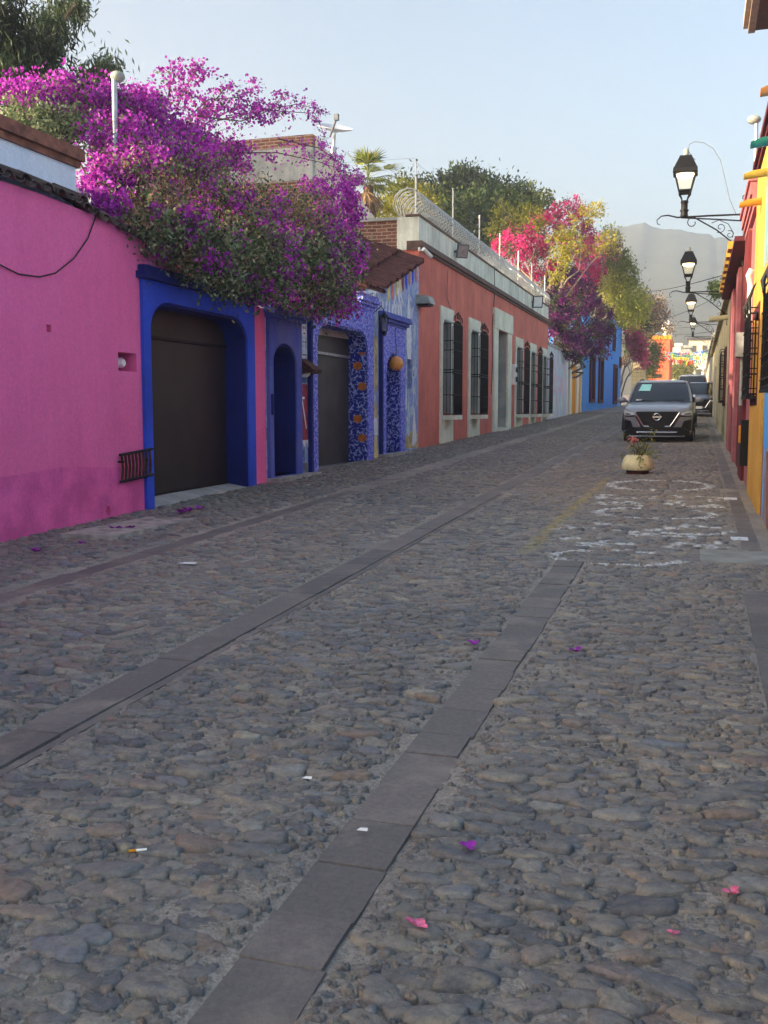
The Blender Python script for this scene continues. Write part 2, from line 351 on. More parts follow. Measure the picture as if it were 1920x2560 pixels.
fr = t.n('ShaderNodeMath', operation='MULTIPLY'); fr.inputs[1].default_value = 37.3; t.l(a.outputs['Fac'], fr.inputs[0]); f2 = t.n('ShaderNodeMath', operation='FRACT'); t.l(fr.outputs[0], f2.inputs[0])
dust = t.ramp(t.noise(11, 6, rough=.7), [(.42, (0, 0, 0)), (.66, (1, 1, 1))]); ds = t.mix(1, dust, t.ramp(f2.outputs[0], [(.2, (.1, .1, .1)), (.9, (.95, .95, .95))]), 'MULTIPLY')
dc = t.mix(.8, lift((107, 102, 90), 2.5), t.ramp(t.noise(60, 6, rough=.75), [(.32, (.45, .45, .45)), (.7, (1.4, 1.38, 1.34))]), 'MULTIPLY'); c = t.mix(ds, c, dc)
c = t.mix(.8, c, t.ramp(t.noise(.35, 4), [(.3, (.74, .77, .82)), (.7, (1.18, 1.13, 1.05))]), 'MULTIPLY')
wear = t.ramp(t.noise(16, 6, rough=.7), [(.38, (.03, .03, .03)), (.52, (.85, .85, .85))])
c = t.mix(t.mix(1, pa.outputs['Color'], wear, 'MULTIPLY'), c, lift((160, 164, 163), 1.95)); c = t.mix(t.mix(1, ya.outputs['Color'], wear, 'MULTIPLY'), c, lift((138, 126, 85), 1.35))
t.col(c); t.rough(.5, 0, .5); t.bump(t.mix(.4, t.noise(80, 6, rough=.75), t.noise(26, 5)), .9, .014)
t = NT('slab_stone')
a = t.n('ShaderNodeAttribute', attribute_name='v')
c = t.ramp(a.outputs['Fac'], [(0, lift((76, 73, 71), 1.75)), (.5, lift((84, 80, 78), 1.75)), (1, lift((93, 87, 83), 1.75))])
c = t.mix(.75, c, t.ramp(t.noise(46, 6, rough=.8), [(.3, (.6, .6, .6)), (.7, (1.35, 1.35, 1.33))]), 'MULTIPLY')
c = t.mix(t.ramp(t.noise(3.5, 6, rough=.7), [(.5, (0, 0, 0)), (.7, (.6, .6, .6))]), c, lift((107, 101, 91), 2.1))
t.col(c); t.rough(.62, 0, .4); t.bump(t.mix(.5, t.noise(70, 6, rough=.75), t.noise(14, 5)), .7, .012)

STRIPS = [(-1.13, -.87, 1.2, 8.7), (-2.88, -2.56, 1.2, 70), (-4.97, -4.68, 1.2, 60), (.35, .80, 1.0, 7.75), (.44, .62, 9.7, 60), (.06, .80, 8.9, 9.62)]
def in_strip(x, y, g=0.):
    m = np.zeros(np.shape(x), bool)
    for a, b, c, d in STRIPS: m |= (x > a-g) & (x < b+g) & (y > c-g) & (y < d+g)
    return m
# worn traffic paint: ring shapes and letter strokes, in metres on the road
def seg_d(x, y, a, b):
    ax, ay = a; bx, by = b; dx, dy = bx-ax, by-ay; q = np.clip(((x-ax)*dx+(y-ay)*dy)/(dx*dx+dy*dy+1e-9), 0, 1); return np.hypot(x-ax-q*dx, y-ay-q*dy)
def paint_white(x, y):
    x = np.asarray(x); y = np.asarray(y); m = np.zeros(x.shape)
    for (xa, xb, ya, yb, gaps) in ((-1.28, .28, 14.9, 16.6, ()), (-1.13, .27, 11.7, 12.75, ((-.62, .0),)), (-1.22, -.05, 8.55, 9.35, ((-.35, .2),))):
        cx, cy, ra, rb = (xa+xb)/2, (ya+yb)/2, (xb-xa)/2, (yb-ya)/2; q = np.hypot((x-cx)/ra, (y-cy)/rb); k = (q < 1.03) & (q > .86)
        for g0, g1 in gaps: k &= ~((x > g0) & (x < g1) & (y > cy))
        m = np.maximum(m, k)
    for a, b, w in STROKES: m = np.maximum(m, seg_d(x, y, a, b) < w)
    return m
rs = random.Random(5); STROKES = []
for (ya, yb, xa, xb, st) in ((13.6, 14.35, -1.25, .42, .24), (12.95, 13.4, -1.38, .3, .3), (10.15, 11.2, -1.35, .5, .26), (9.5, 9.95, -1.3, -.62, .24), (9.75, 10.0, -.25, .42, .22)):
    for q in range(int((xb-xa)/st*2.4)):                             # worn fragments of lettering, no longer readable
        x = rs.uniform(xa, xb); y = rs.uniform(ya, yb); a = rs.gauss(0, .35) if rs.random() < .7 else rs.uniform(1.1, 2.0); l_ = rs.uniform(.05, .20)
        STROKES.append(((x-l_*math.cos(a), y-l_*math.sin(a)), (x+l_*math.cos(a), y+l_*math.sin(a)), rs.uniform(.03, .05)))
def paint_yellow(x, y): return ((np.abs(x-(-1.46+.012*(y-9.4))) < .065) & (y > 9.0) & (y < 16.9)).astype(float)

def vis(x, y, m):
    P = np.stack([x, y, S*y], -1); u, v, a = PR(P); return (a > .3) & (u > -m) & (u < 1920+m) & (v < 2560+m*1.2)
def cobbles():
    dx, dy = .120, .076; y0, y1 = 1.35, 62.; x0, x1 = -6.58, .80
    nj = int((y1-y0)/dy); ni = int((x1-x0)/dx)+1
    J, I = np.meshgrid(np.arange(nj), np.arange(ni), indexing='ij')
    X = x0+I*dx+(J % 2)*dx/2+RNG.normal(0, .03, J.shape); Y = y0+J*dy+RNG.normal(0, .022, J.shape)
    Z = np.clip(RNG.lognormal(-.05, .27, J.shape), .5, 1.8); k = dx/dy
    for it in range(14):
        px, py = np.zeros_like(X), np.zeros_like(Y)
        for dj, di in ((0, 1), (1, 0), (1, 1), (1, -1), (2, 0)):
            a = (slice(0, nj-dj), slice(max(0, -di), ni-max(0, di))); b = (slice(dj, nj), slice(max(0, di), ni+min(0, di)))
            ex = (X[b]-X[a])/dx; ey = (Y[b]-Y[a])/dy; d = np.hypot(ex, ey)+1e-6; want = .5*(Z[a]+Z[b])*1.04; p = np.clip(want-d, 0, .6)*.25
            fx, fy = ex/d*p*dx, ey/d*p*dy
            px[a] -= fx; py[a] -= fy; px[b] += fx; py[b] += fy
        X += px; Y += py
    X, Y, Z = X.ravel(), Y.ravel(), Z.ravel()
    ok = ~in_strip(X, Y, .062) & (X < .80) & (Y > y0) & vis(X, Y, 420) & (RNG.random(X.shape) > .02)
    ok &= ~((Y > 8.6) & (X > .64)) & ~((Y > 45) & (RNG.random(X.shape) < .25))
    X, Y, Z = X[ok], Y[ok], Z[ok]
    gx = RNG.uniform(-3.2, .8, 26000); gy = 1.4+7.5*RNG.random(26000)**1.4; gk = ~in_strip(gx, gy, .015) & vis(gx, gy, 200); gx, gy = gx[gk], gy[gk]   # grit and pebbles in the joints
    X = np.concatenate([X, gx]); Y = np.concatenate([Y, gy]); Z = np.concatenate([Z, RNG.uniform(.10, .30, len(gx))])
    out = []; vv = []; vq = []; pats = {'v': [], 'paint': [], 'yellow': []}; base = 0
    for lo, hi, n, prof in ((0, 6.5, 14, ((1.03, -.02), (1., .05), (.95, .66), (.80, .93), (.42, .99), (0.03, 1.0))), (6.5, 14, 10, ((1.02, -.016), (.97, .4), (.78, .9), (.03, 1.))), (14, 70, 7, ((1.02, -.006), (.82, .75), (.03, 1.)))):
        s = (Y >= lo) & (Y < hi); x, y, z = X[s], Y[s], Z[s]; N = len(x)
        if not N: continue
        th = np.arange(n)*2*np.pi/n
        A = .5*dx*z*RNG.uniform(.90, 1.2, N); B = .5*dy*np.sqrt(z)*RNG.uniform(.90, 1.16, N)*np.where(z < .4, .7, 1.); rot = RNG.normal(0, .22, N); rot = np.where(RNG.random(N) < .08, RNG.uniform(-1.2, 1.2, N), rot)
        p1, p2 = RNG.uniform(0, 6.28, (2, N)); wob = 1+.12*np.cos(2*th[None]+p1[:, None])+.12*np.cos(3*th[None]+p2[:, None])+.06*np.cos(4*th[None]+p1[:, None]*2)+.05*RNG.normal(0, 1, (N, n))
        hgt = RNG.uniform(.011, .024, N)*(.7+.35*z); off = RNG.normal(-.0070, .0042, N); tx = RNG.normal(0, .06, N); ty = RNG.normal(-.075, .06, N)
        sq = 1/(np.abs(np.cos(th))**2.6+np.abs(np.sin(th))**2.6)**(1/2.6)
        pts = []
        for q, (rho, hz) in enumerate(prof):
            ex = A[:, None]*np.cos(th)*sq*wob*rho; ey = B[:, None]*np.sin(th)*sq*wob*rho
            gx = ex*np.cos(rot)[:, None]-ey*np.sin(rot)[:, None]+x[:, None]; gy = ex*np.sin(rot)[:, None]+ey*np.cos(rot)[:, None]+y[:, None]
            lump = RNG.normal(0, .0024, (N, n)) if 0 < q < len(prof)-1 else 0
            g = S*gy+off[:, None]+(hz if q == 0 else hz*hgt[:, None])+lump+((gx-x[:, None])*tx[:, None]+(gy-y[:, None])*ty[:, None] if q else 0)
            pts.append(np.stack([gx, gy, g], -1))
        P = np.stack(pts, 1); r_ = len(prof)                         # N, rings, n, 3
        idx = np.arange(N*r_*n).reshape(N, r_, n)+base
        q = np.stack([idx[:, :-1, :], np.roll(idx[:, :-1, :], -1, 2), np.roll(idx[:, 1:, :], -1, 2), idx[:, 1:, :]], -1).reshape(-1, 4)
        P = P.reshape(-1, 3); vv.append(P); vq.append(q); base += len(P)
        pats['v'].append(np.repeat(RNG.random(N), r_*n)); pats['paint'].append(paint_white(P[:, 0], P[:, 1])); pats['yellow'].append(paint_yellow(P[:, 0], P[:, 1]))
    # the mortar bed: uneven, finer near the viewer
    def bed(yl, xl):
        nonlocal base
        xx, yy = np.meshgrid(xl, yl); g = S*yy+RNG.normal(0, .0032, xx.shape)+.004*np.sin(xx*7+1.3*np.sin(yy*3.1))*np.sin(yy*5.3+xx*2)
        st = in_strip(xx, yy, -.025); g = np.where(st, g-.012, g)
        P = np.stack([xx, yy, g], -1).reshape(-1, 3); ny, nx = xx.shape; i = np.arange(ny*nx).reshape(ny, nx)+base
        q = np.stack([i[:-1, :-1], i[:-1, 1:], i[1:, 1:], i[1:, :-1]], -1).reshape(-1, 4); base += len(P); return P, q
    beds = [bed(np.arange(-6, 14.001, .05), np.arange(-6.75, 1.01, .05)), bed(np.arange(14, 62.01, .3), np.arange(-6.75, 1.01, .3)), bed(np.array([62, 80, 120, 170, 190.]), np.array([-14, -9, -6.75, -3, 1, 3.]))]
    ns = sum(len(q) for q in vq); nb = sum(len(q) for p, q in beds); nbv = sum(len(p) for p, q in beds)
    V = np.concatenate(vv+[p for p, q in beds]); Qd = np.concatenate(vq+[q for p, q in beds]); mi = np.concatenate([np.zeros(ns), np.ones(nb)])
    pa = {k_: np.concatenate(a_+[np.zeros(nbv)]) for k_, a_ in pats.items()}
    o = fastmesh('road', V, Qd, ['cobble', 'mortar'], midx=mi, smooth=True, pattr=pa)
    return tag(o, 'rising street of grey river cobbles set in sandy mortar', None, None, 'structure')
cobbles()
def slabs(name, label, xa, xb, ya, yb, ln, n=1, h=.004, gap=.008, wander=.0, k='slab_stone'):
    V = []; Q = []; vv = []; y = ya
    while y < yb:
        L = min(ln*random.uniform(.75, 1.25), yb-y); w = (xb-xa)/n
        for i in range(n):
            x0 = xa+i*w+gap/2+random.uniform(-wander, wander); x1 = xa+(i+1)*w-gap/2+random.uniform(-wander, wander); z = h+random.uniform(-.003, .003); b = len(V); sk = random.uniform(-.006, .006)
            for (x, yy) in ((x0, y+gap/2), (x1, y+gap/2+sk), (x1, y+L-gap/2+sk), (x0, y+L-gap/2)): V.append((x, yy, S*yy+z))
            for (x, yy) in ((x0-.003, y+gap/2-.003), (x1+.003, y+gap/2+sk-.003), (x1+.003, y+L-gap/2+sk+.003), (x0-.003, y+L-gap/2+.003)): V.append((x, yy, S*yy-.03))
            Q += [(b, b+1, b+2, b+3)]+[(b+4+j, b+4+(j+1) % 4, b+(j+1) % 4, b+j) for j in range(4)]; q = random.random(); vv += [q]*8
        y += L
    o = fastmesh(name, V, Q, [k], pattr={'v': vv}); return tag(o, label, None, None, 'structure')
slabs('paving_strip', 'narrow strip of square grey flagstones in the cobbles', -1.12, -.88, 1.2, 8.7, .30, h=.001, wander=.010)
slabs('paving_strip', 'smooth grey stone strip along the middle of the street', -2.86, -2.63, 1.2, 70, .62, h=.002, gap=.004, wander=.003)
slabs('paving_edge', 'thin concrete edge beside the middle stone strip', -2.62, -2.57, 1.2, 70, 1.1, h=.0, gap=.003, wander=.008)
slabs('paving_strip', 'dark stone gutter strip near the left walls', -4.96, -4.69, 1.2, 60, .6, h=-.004, gap=.004, wander=.003)
slabs('pavement', 'purple grey flagstone pavement at the right wall', .36, .79, 1.0, 7.75, .55, h=.004, gap=.006, wander=.004)
slabs('pavement', 'flagstone strip running along the right walls', .44, .61, 9.66, 60, .5, h=.004, gap=.006, wander=.003)
slabs('doorway_apron', 'worn concrete strip along the foot of the left walls', -6.58, -6.22, 2, 24, 1.4, h=-.001, gap=.01, wander=.03)
# mountain
def mountain():
    prof = [(-300, 640), (500, 600), (900, 560), (1100, 545), (1200, 520), (1290, 501), (1330, 493), (1365, 486), (1395, 482.5), (1412, 487), (1440, 496), (1480, 499.5), (1520, 504), (1570, 516), (1660, 545), (1900, 580), (2600, 640)]
    Y = 820.; px = np.array([UY(a, b, Y)[0] for a, b in prof]); pz = np.array([UY(a, b, Y)[2] for a, b in prof])
    X = np.linspace(px[0], px[-1], 420); Zr = np.interp(X, px, pz)
    Zr += np.convolve(RNG.normal(0, .9, len(X)), np.ones(2)/2, 'same'); rows = [(-420, 0), (-340, .14), (-260, .31), (-180, .49), (-110, .67), (-55, .83), (-20, .945), (-6, .985), (0, 1.), (40, .88), (140, .3), (200, 0)]
    V = []; spur = np.convolve(RNG.normal(0, 1, len(X)), np.hanning(70)/5, 'same')
    for dy, f in rows:
        w = f*(1-f)*4*(f < .9)
        V += [(x, Y+dy+spur[i]*1.5*w, 3.9+(z-3.9)*f+spur[i]*.4*w*(dy < 0)) for i, (x, z) in enumerate(zip(X, Zr))]
    n = len(X); Q = [(j*n+i, j*n+i+1, (j+1)*n+i+1, (j+1)*n+i) for j in range(len(rows)-1) for i in range(n-1)]
    tag(fastmesh('mountain', V, Q, ['rock_hill'], smooth=True), 'hazy grey wooded mountain closing the end of the street', None, None, 'structure')
mountain()

# ------------------------------------------------------------------ left side: pink house
def tile_row(mb, x0, x1, z0, z1, ya, yb, step=.21, r=.085, k=None, slope=0.):
    """row of clay barrel tiles running from the wall (x0,z0) down to the street (x1,z1)"""
    y = ya; i = 0
    while y < yb:
        dz = slope*(y-ya)+random.uniform(-.012, .012); dx = random.uniform(-.03, .03); n = 7; vs = []; fs = []
        upside = i % 2
        for (x, z, rad) in ((x0, z0, r*.85), (x1+dx, z1, r*1.1)):
            for rr_ in (rad, rad-.016):
                for j in range(n):
                    a = math.pi*j/(n-1); zz_ = math.sin(a)*rr_*.75
                    vs.append((x, y+math.cos(a)*rr_, z+dz+(-zz_*.8+.02 if upside else zz_)))
        for s0 in (0, n):
            fs += [(s0+j, s0+j+1, 2*n+s0+j+1, 2*n+s0+j) for j in range(n-1)]
        for e in (0, 2*n): fs += [(e+j, e+j+1, e+n+j+1, e+n+j) for j in range(n-1)]
        mb.add(vs, fs, k); y += step/2*random.uniform(.92, 1.08); i += 1
    return mb
ph = empty('pink_house', (XL, 9, gz(9)), 'pink plastered house with a blue garage portal and white upper wall, nearest on the left', 'house')
top = [(14.84, -.2), (14.84, 3.12), (12.6, 3.30), (11.05, 3.62), (10.2, 3.72), (9.2, 3.76), (-5, 3.78), (-5, -.4)]
niche = rect(10.56, 10.97, 1.985, 2.21); slot = rect(9.19, 9.27, 2.34, 2.42); drain = [(10.25+.045*math.cos(a), .335+.06*math.sin(a)) for a in np.arange(0, 6.28, .5)]
garage = arch(11.25, 14.10, -.3, 2.90, .48, .36)
facade(XL, 1, [top, niche, slot, drain, garage], .32).build('wall', 'pink_paint', ph)
facade(XL+.006, 1, [[(11.07, -.2), (11.07, .80), (9.4, .90), (8.2, .84), (6, .9), (-5, .86), (-5, -.4)], drain], .008).build('lower_band', 'pink_paint_low', ph)
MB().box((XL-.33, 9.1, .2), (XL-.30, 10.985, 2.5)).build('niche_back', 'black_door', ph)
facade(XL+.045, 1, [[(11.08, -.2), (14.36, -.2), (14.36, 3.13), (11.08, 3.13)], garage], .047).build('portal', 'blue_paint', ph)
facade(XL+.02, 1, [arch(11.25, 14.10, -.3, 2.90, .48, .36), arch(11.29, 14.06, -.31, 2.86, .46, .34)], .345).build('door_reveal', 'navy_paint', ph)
MB().box((XL+.0, 11.0, 3.135), (XL+.13, 14.45, 3.22)).box((XL+0, 11.05, 3.222), (XL+.09, 14.4, 3.30)).build('portal_cornice', 'navy_paint', ph)
gd = MB(); gd.box((XL-.36, 11.1, .36), (XL-.32, 14.2, 3.05)).build('garage_door', 'brown_door', ph)
gdo = [c for c in ph.children if c.name.startswith('garage_door')][0]; tag(gdo, 'dark brown sheet metal garage door')
MB().box((XL-.315, 11.3, 2.46), (XL-.285, 14.05, 2.50)).build('rail', 'iron', gdo); MB().box((XL-.315, 11.3, .37), (XL-.29, 14.05, .41)).build('rail', 'iron', gdo)
rp = MB(); rp.add([(XL-.45, 11.2, .40), (XL-.45, 14.12, .42), (XL+.02, 14.14, gz(14)+.01), (XL+.02, 11.2, gz(11)+.02), (XL-.45, 11.2, 0), (XL-.45, 14.12, 0), (XL+.02, 14.14, 0), (XL+.02, 11.2, 0)], [(0, 1, 2, 3), (0, 3, 7, 4), (3, 2, 6, 7), (2, 1, 5, 6)]).build('ramp', 'concrete', ph)
wf = MB(); facade(XL-.30, 1, [[(-5, 3.5), (10.25, 3.5), (10.25, 4.30), (-5, 4.28)]], .3, mb=wf); wf.build('upper_wall', 'white_paint', ph)
bc = MB()
for i, (o_, z) in enumerate(((.035, 4.29), (.08, 4.365), (.05, 4.44))): bc.box((XL-.62, -5, z), (XL-.30+o_, 10.30+.03*i, z+.072))
bc.build('brick_coping', 'brick_coping', ph)
tr = MB(); tile_row(tr, XL-.29, XL+.10, 3.97, 3.80, 1, 9.9); tile_row(tr, XL-.29, XL+.08, 3.90, 3.74, 9.9, 11.2, slope=-.11); tr.build('roof_tiles', 'old_tile', ph, smooth=True)
MB().box((-16, -5, 3.2), (XL-.63, 11.0, 4.2)).box((-16, -5, -1), (XL-2.5, 14.8, 3.2)).build('rear_block', 'plaster_white', ph)
# things fixed to the pink wall
for i, (y, l) in enumerate(((10.66, 'round glass electric meter at the left of the pink wall niche, half hidden'), (10.80, 'round glass electric meter at the right of the pink wall niche'))):
    e = empty('electric_meter', (XL-.26, y, 2.09), l, 'electric meter', 'electric meters in the pink wall niche')
    MB().lathe([(.075, -.05), (.075, .10)], (XL-.26, y, 2.09), 16, axis='X').build('meter_case', 'iron', e, smooth=True)
    MB().lathe([(.062, .10), (.062, .16), (.04, .19)], (XL-.26, y, 2.09), 16, axis='X').build('meter_dial', 'white_plastic', e, smooth=True)
e = empty('vent_grille', (XL, 10.8, .8), 'bent rusty iron grille leaning off the foot of the pink wall', 'grille')
g = MB()
for i in range(9): y = 10.50+.07*i; g.tube([(XL+.05+.006*i, y, .985+.006*i), (XL+.06+.006*i, y+.006, .83+.006*i), (XL+.05+.006*i, y, .66+.006*i)], .016, 5)
g.build('bars', 'rust', e)
g = MB()
for z in (.985, .665): MB().tube([(XL+.05, 10.46, z), (XL+.105, 11.12, z+.05)], .018, 5).build('rail', 'iron', e)
for y in (10.5, 11.06): MB().tube([(XL, y, .9), (XL+.08, y, .9)], .012, 5).build('mount', 'iron', e)
cb = UX(0, 570, XL+.02); pts = [(XL+.02, *UX(x, y, XL+.02)[1:]) for x, y in ((-60, 520), (-20, 557), (0, 572), (40, 592), (85, 598), (120, 590), (160, 558), (190, 515), (207, 468))]
tag(MB().tube(pts, .008, 5).build('hanging_cable', 'cable_black', loc=pts[4]), 'black cable drooping in a loop across the pink wall', 'cable')
pl = UX(247, 365, XL-.7); p2 = UX(247, 168, XL-.7)
e = empty('lamp_pole', (pl[0], pl[1], 3.7), 'galvanised pole with a small grey lamp head above the white wall', 'pole')
MB().tube([(pl[0], pl[1], 3.6), (p2[0], p2[1], p2[2])], .035, 10).build('pole', 'galvanised', e, smooth=True)
MB().sphere((p2[0]+.03, p2[1]+.03, p2[2]+.02), .085, 14, sc=(1.1, 1.2, .8)).build('lamp_head', 'grey_box', e, smooth=True)

# ------------------------------------------------------------------ left side: mural house
mh = empty('mural_house', (XL, 19, gz(19)), 'low house covered in blue murals with two arched doors and a patterned garage', 'house')
o1 = arch(15.03, 16.02, .44, 2.62, .46, .34); o2 = arch(17.05, 19.96, -.1, 3.14, .50, .42); o3 = arch(21.22, 22.36, .58, 2.80, .55, .5)
hl1 = rect(16.32, 16.66, 2.0, 2.42); hl2 = rect(16.3, 16.52, .62, .82); hl3 = rect(23.1, 23.55, 2.05, 2.75)
out = [(14.86, -.2), (24.10, -.2), (24.10, 5.12), (20.7, 4.05), (20.4, 3.84), (14.86, 3.2)]
facade(XL, 1, [out, o1, o2, o3, hl1, hl2, hl3], .34).build('wall', 'mural_blue', mh)
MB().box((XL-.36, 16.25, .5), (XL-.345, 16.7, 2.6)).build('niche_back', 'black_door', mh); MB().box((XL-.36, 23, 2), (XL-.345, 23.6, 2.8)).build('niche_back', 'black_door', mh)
pd = facade(XL+.06, 1, [rect(14.88, 16.26, -.2, 3.0), o1], .062).build('door_portal', 'slate_blue_paint', mh)
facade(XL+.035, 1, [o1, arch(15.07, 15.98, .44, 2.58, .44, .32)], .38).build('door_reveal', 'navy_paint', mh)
MB().box((XL, 14.84, 3.0), (XL+.13, 16.30, 3.06)).box((XL, 14.80, 3.062), (XL+.20, 16.34, 3.13)).box((XL, 14.84, 3.132), (XL+.12, 16.3, 3.22)).build('portal_cornice', 'slate_blue_paint', mh)
dd = MB().box((XL-.40, 14.95, .4), (XL-.345, 16.1, 2.75)).build('door', 'navy_paint', mh)
MB().box((XL-.34, 15.05, .46), (XL-.30, 15.42, 2.6)).build('open_leaf', 'black_door', dd)
MB().box((XL+.063, 14.92, 1.45), (XL+.09, 14.99, 1.78)).build('intercom', 'navy_paint', mh)
MB().box((XL-.3, 14.84, .30), (XL+.27, 16.62, .425), bev=1).build('doorstep', 'step_stone', mh)
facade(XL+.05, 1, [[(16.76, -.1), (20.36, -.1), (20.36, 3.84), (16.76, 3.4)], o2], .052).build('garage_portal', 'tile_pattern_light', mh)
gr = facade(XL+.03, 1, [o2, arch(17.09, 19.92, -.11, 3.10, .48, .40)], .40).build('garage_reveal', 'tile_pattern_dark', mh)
MB().box((XL+.0, 16.66, -.1), (XL+.075, 16.755, 3.3)).build('blue_edge', 'navy_paint', mh); MB().box((XL, 20.84, .5), (XL+.085, 20.93, 3.55)).build('blue_edge', 'navy_paint', mh)
g2 = MB().box((XL-.42, 17, .40), (XL-.37, 20.0, 2.62)).build('garage_door', 'grey_door', mh); tag(g2, 'dark grey sheet metal garage door with brown lintel')
MB().box((XL-.40, 17, 2.64), (XL-.35, 20, 3.2)).build('lintel_panel', 'brown_door', g2); MB().box((XL-.369, 17.06, 2.60), (XL-.33, 19.95, 2.65)).build('rail', 'galvanised', g2); MB().box((XL-.369, 17.06, .40), (XL-.34, 19.95, .44)).build('rail', 'galvanised', g2)
MB().box((XL-.4, 17.0, .1), (XL+.1, 20.0, .40)).build('threshold', 'concrete', mh)
cn = MB()
for i, (o_, z, h) in enumerate(((.07, 3.60, .07), (.12, 3.672, .06), (.17, 3.734, .07), (.11, 3.806, .09))): cn.box((XL, 19.3-.02*i, z), (XL+o_, 20.40+.04*i, z+h))
cn.build('garage_cornice', 'tile_pattern_light', mh)
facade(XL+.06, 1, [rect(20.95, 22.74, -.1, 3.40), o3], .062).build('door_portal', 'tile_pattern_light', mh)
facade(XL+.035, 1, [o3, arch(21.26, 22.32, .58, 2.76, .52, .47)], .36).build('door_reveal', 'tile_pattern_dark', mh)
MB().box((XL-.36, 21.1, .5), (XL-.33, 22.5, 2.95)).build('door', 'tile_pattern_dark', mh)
MB().box((XL-.3, 20.8, .46), (XL+.26, 22.82, .575)).build('doorstep', 'step_stone', mh)
cn = MB()
for i, (o_, z, h) in enumerate(((.08, 3.40, .05), (.13, 3.452, .07), (.19, 3.524, .06), (.14, 3.586, .07))): cn.box((XL, 20.92-.04*i, z), (XL+o_, 22.78+.05*i, z+h))
cn.build('door_cornice', 'slate_blue_paint', mh)
# painted figures and discs (flat paint on the wall)
names = ['paint_white', 'paint_pale', 'paint_maroon', 'paint_sand', 'paint_orange', 'paint_grey', 'paint_rose', 'paint_black', 'paint_yellow', 'paint_ultra']
LAY = [0]
def blotch(k, poly, x=XL):
    LAY[0] += 1; o_ = x+.004+.0006*(LAY[0] % 9); MB().slab([poly], lambda y, z: (o_, y, z), lambda y, z: (x-.01, y, z), 0).build('painted_shape', names[k], mh)
def ell(cy, cz, ry, rz, n=12, a0=0, wob=0): return [(cy+ry*math.cos(a0+2*math.pi*i/n)*(1+wob*math.sin(3*i)), cz+rz*math.sin(a0+2*math.pi*i/n)*(1+wob*math.cos(2*i))) for i in range(n)]
blotch(1, rect(16.29, 16.65, 2.43, 3.15)); blotch(2, [(16.30, .98), (16.66, .98), (16.68, 1.98), (16.28, 1.98)]); blotch(0, [(16.29, .82), (16.4, .95), (16.5, .88), (16.6, .98), (16.66, .86), (16.66, 1.0), (16.29, 1.0)])
blotch(0, ell(16.5, 2.94, .10, .13)); blotch(7, ell(16.46, 2.96, .025, .03, 8)); blotch(7, ell(16.55, 2.96, .025, .03, 8)); blotch(7, rect(16.46, 16.55, 2.85, 2.87))
for q in range(4): blotch(7, rect(16.44, 16.60, 2.48+.075*q, 2.50+.075*q))
blotch(0, rect(16.49, 16.52, 2.44, 2.82)); blotch(6, ell(16.36, 2.5, .05, .06)); blotch(0, [(16.3, 1.9), (16.34, 1.9), (16.6, 1.2), (16.56, 1.2)]); blotch(0, rect(16.34, 16.5, 1.72, 1.76))
blotch(5, rect(16.29, 16.65, .3, .6))
for (cz, r_) in ((2.9, .1), (2.2, .13), (1.5, .10)): blotch(3, ell(20.6, cz, .13, r_*2.4, 12, 0, .2))
blotch(3, ell(20.62, 2.65, .12, .45, 14, 0, .1)); blotch(5, ell(20.62, 2.7, .06, .2, 10)); blotch(0, [(20.45, 1.0), (20.78, 1.0), (20.72, 1.35), (20.5, 1.38)]); blotch(8, [(20.48, .5), (20.74, .5), (20.70, 1.0), (20.55, .98)])
blotch(0, [(23.0, 3.3), (23.1, 3.9), (23.18, 4.3), (23.3, 3.9), (23.45, 3.2), (23.4, 2.75), (23.1, 2.75)]); blotch(1, [(23.05, 1.0), (23.2, 1.9), (23.3, 1.3), (23.25, .9)]); blotch(0, [(23.5, .7), (23.7, 1.6), (23.85, 1.1), (23.95, .8), (23.7, .65)]); blotch(1, [(23.55, 1.4), (23.62, 1.9), (23.72, 1.5)])
blotch(0, [(22.9, 1.5), (23.0, 2.2), (23.08, 1.6)]); blotch(3, [(22.95, .62), (24.05, .62), (24.05, .95), (23.5, 1.05), (22.95, .9)])
for i, k in enumerate((8, 6, 3, 8, 2, 9, 4, 9, 6)): y = 21.5+.28*i; zt = 4.22+(y-20.9)*.315; blotch(k, [(y, zt), (y+.17, zt+.05), (y+.16, zt-.38-.03*(i % 3)), (y+.08, zt-.5), (y, zt-.36)])
for i in range(7): blotch(0, rect(21.1+.24*i, 21.17+.24*i, 3.70, 3.90+.02*(i % 3)))
blotch(0, [(21.9, 3.8), (22.2, 4.35), (22.35, 4.3), (22.6, 3.8), (22.5, 3.8), (22.3, 4.15), (22.15, 4.15), (22.0, 3.8)]); blotch(0, ell(22.25, 4.42, .07, .09)); blotch(0, [(22.3, 4.25), (22.8, 3.95), (22.82, 3.98), (22.33, 4.32)])
for (y, z) in ((21.5, 2.3), (21.9, 2.0), (21.6, 1.7), (22.05, 1.55), (21.75, 1.3), (22.15, 2.4), (21.55, 1.0), (22.05, 1.0), (21.8, .75), (21.6, 2.55), (22.1, .7), (22.2, 1.25)): blotch(4, ell(y, z, .085+.02*((y*10) % 2), .085, 12, 0, .03), XL-.33)
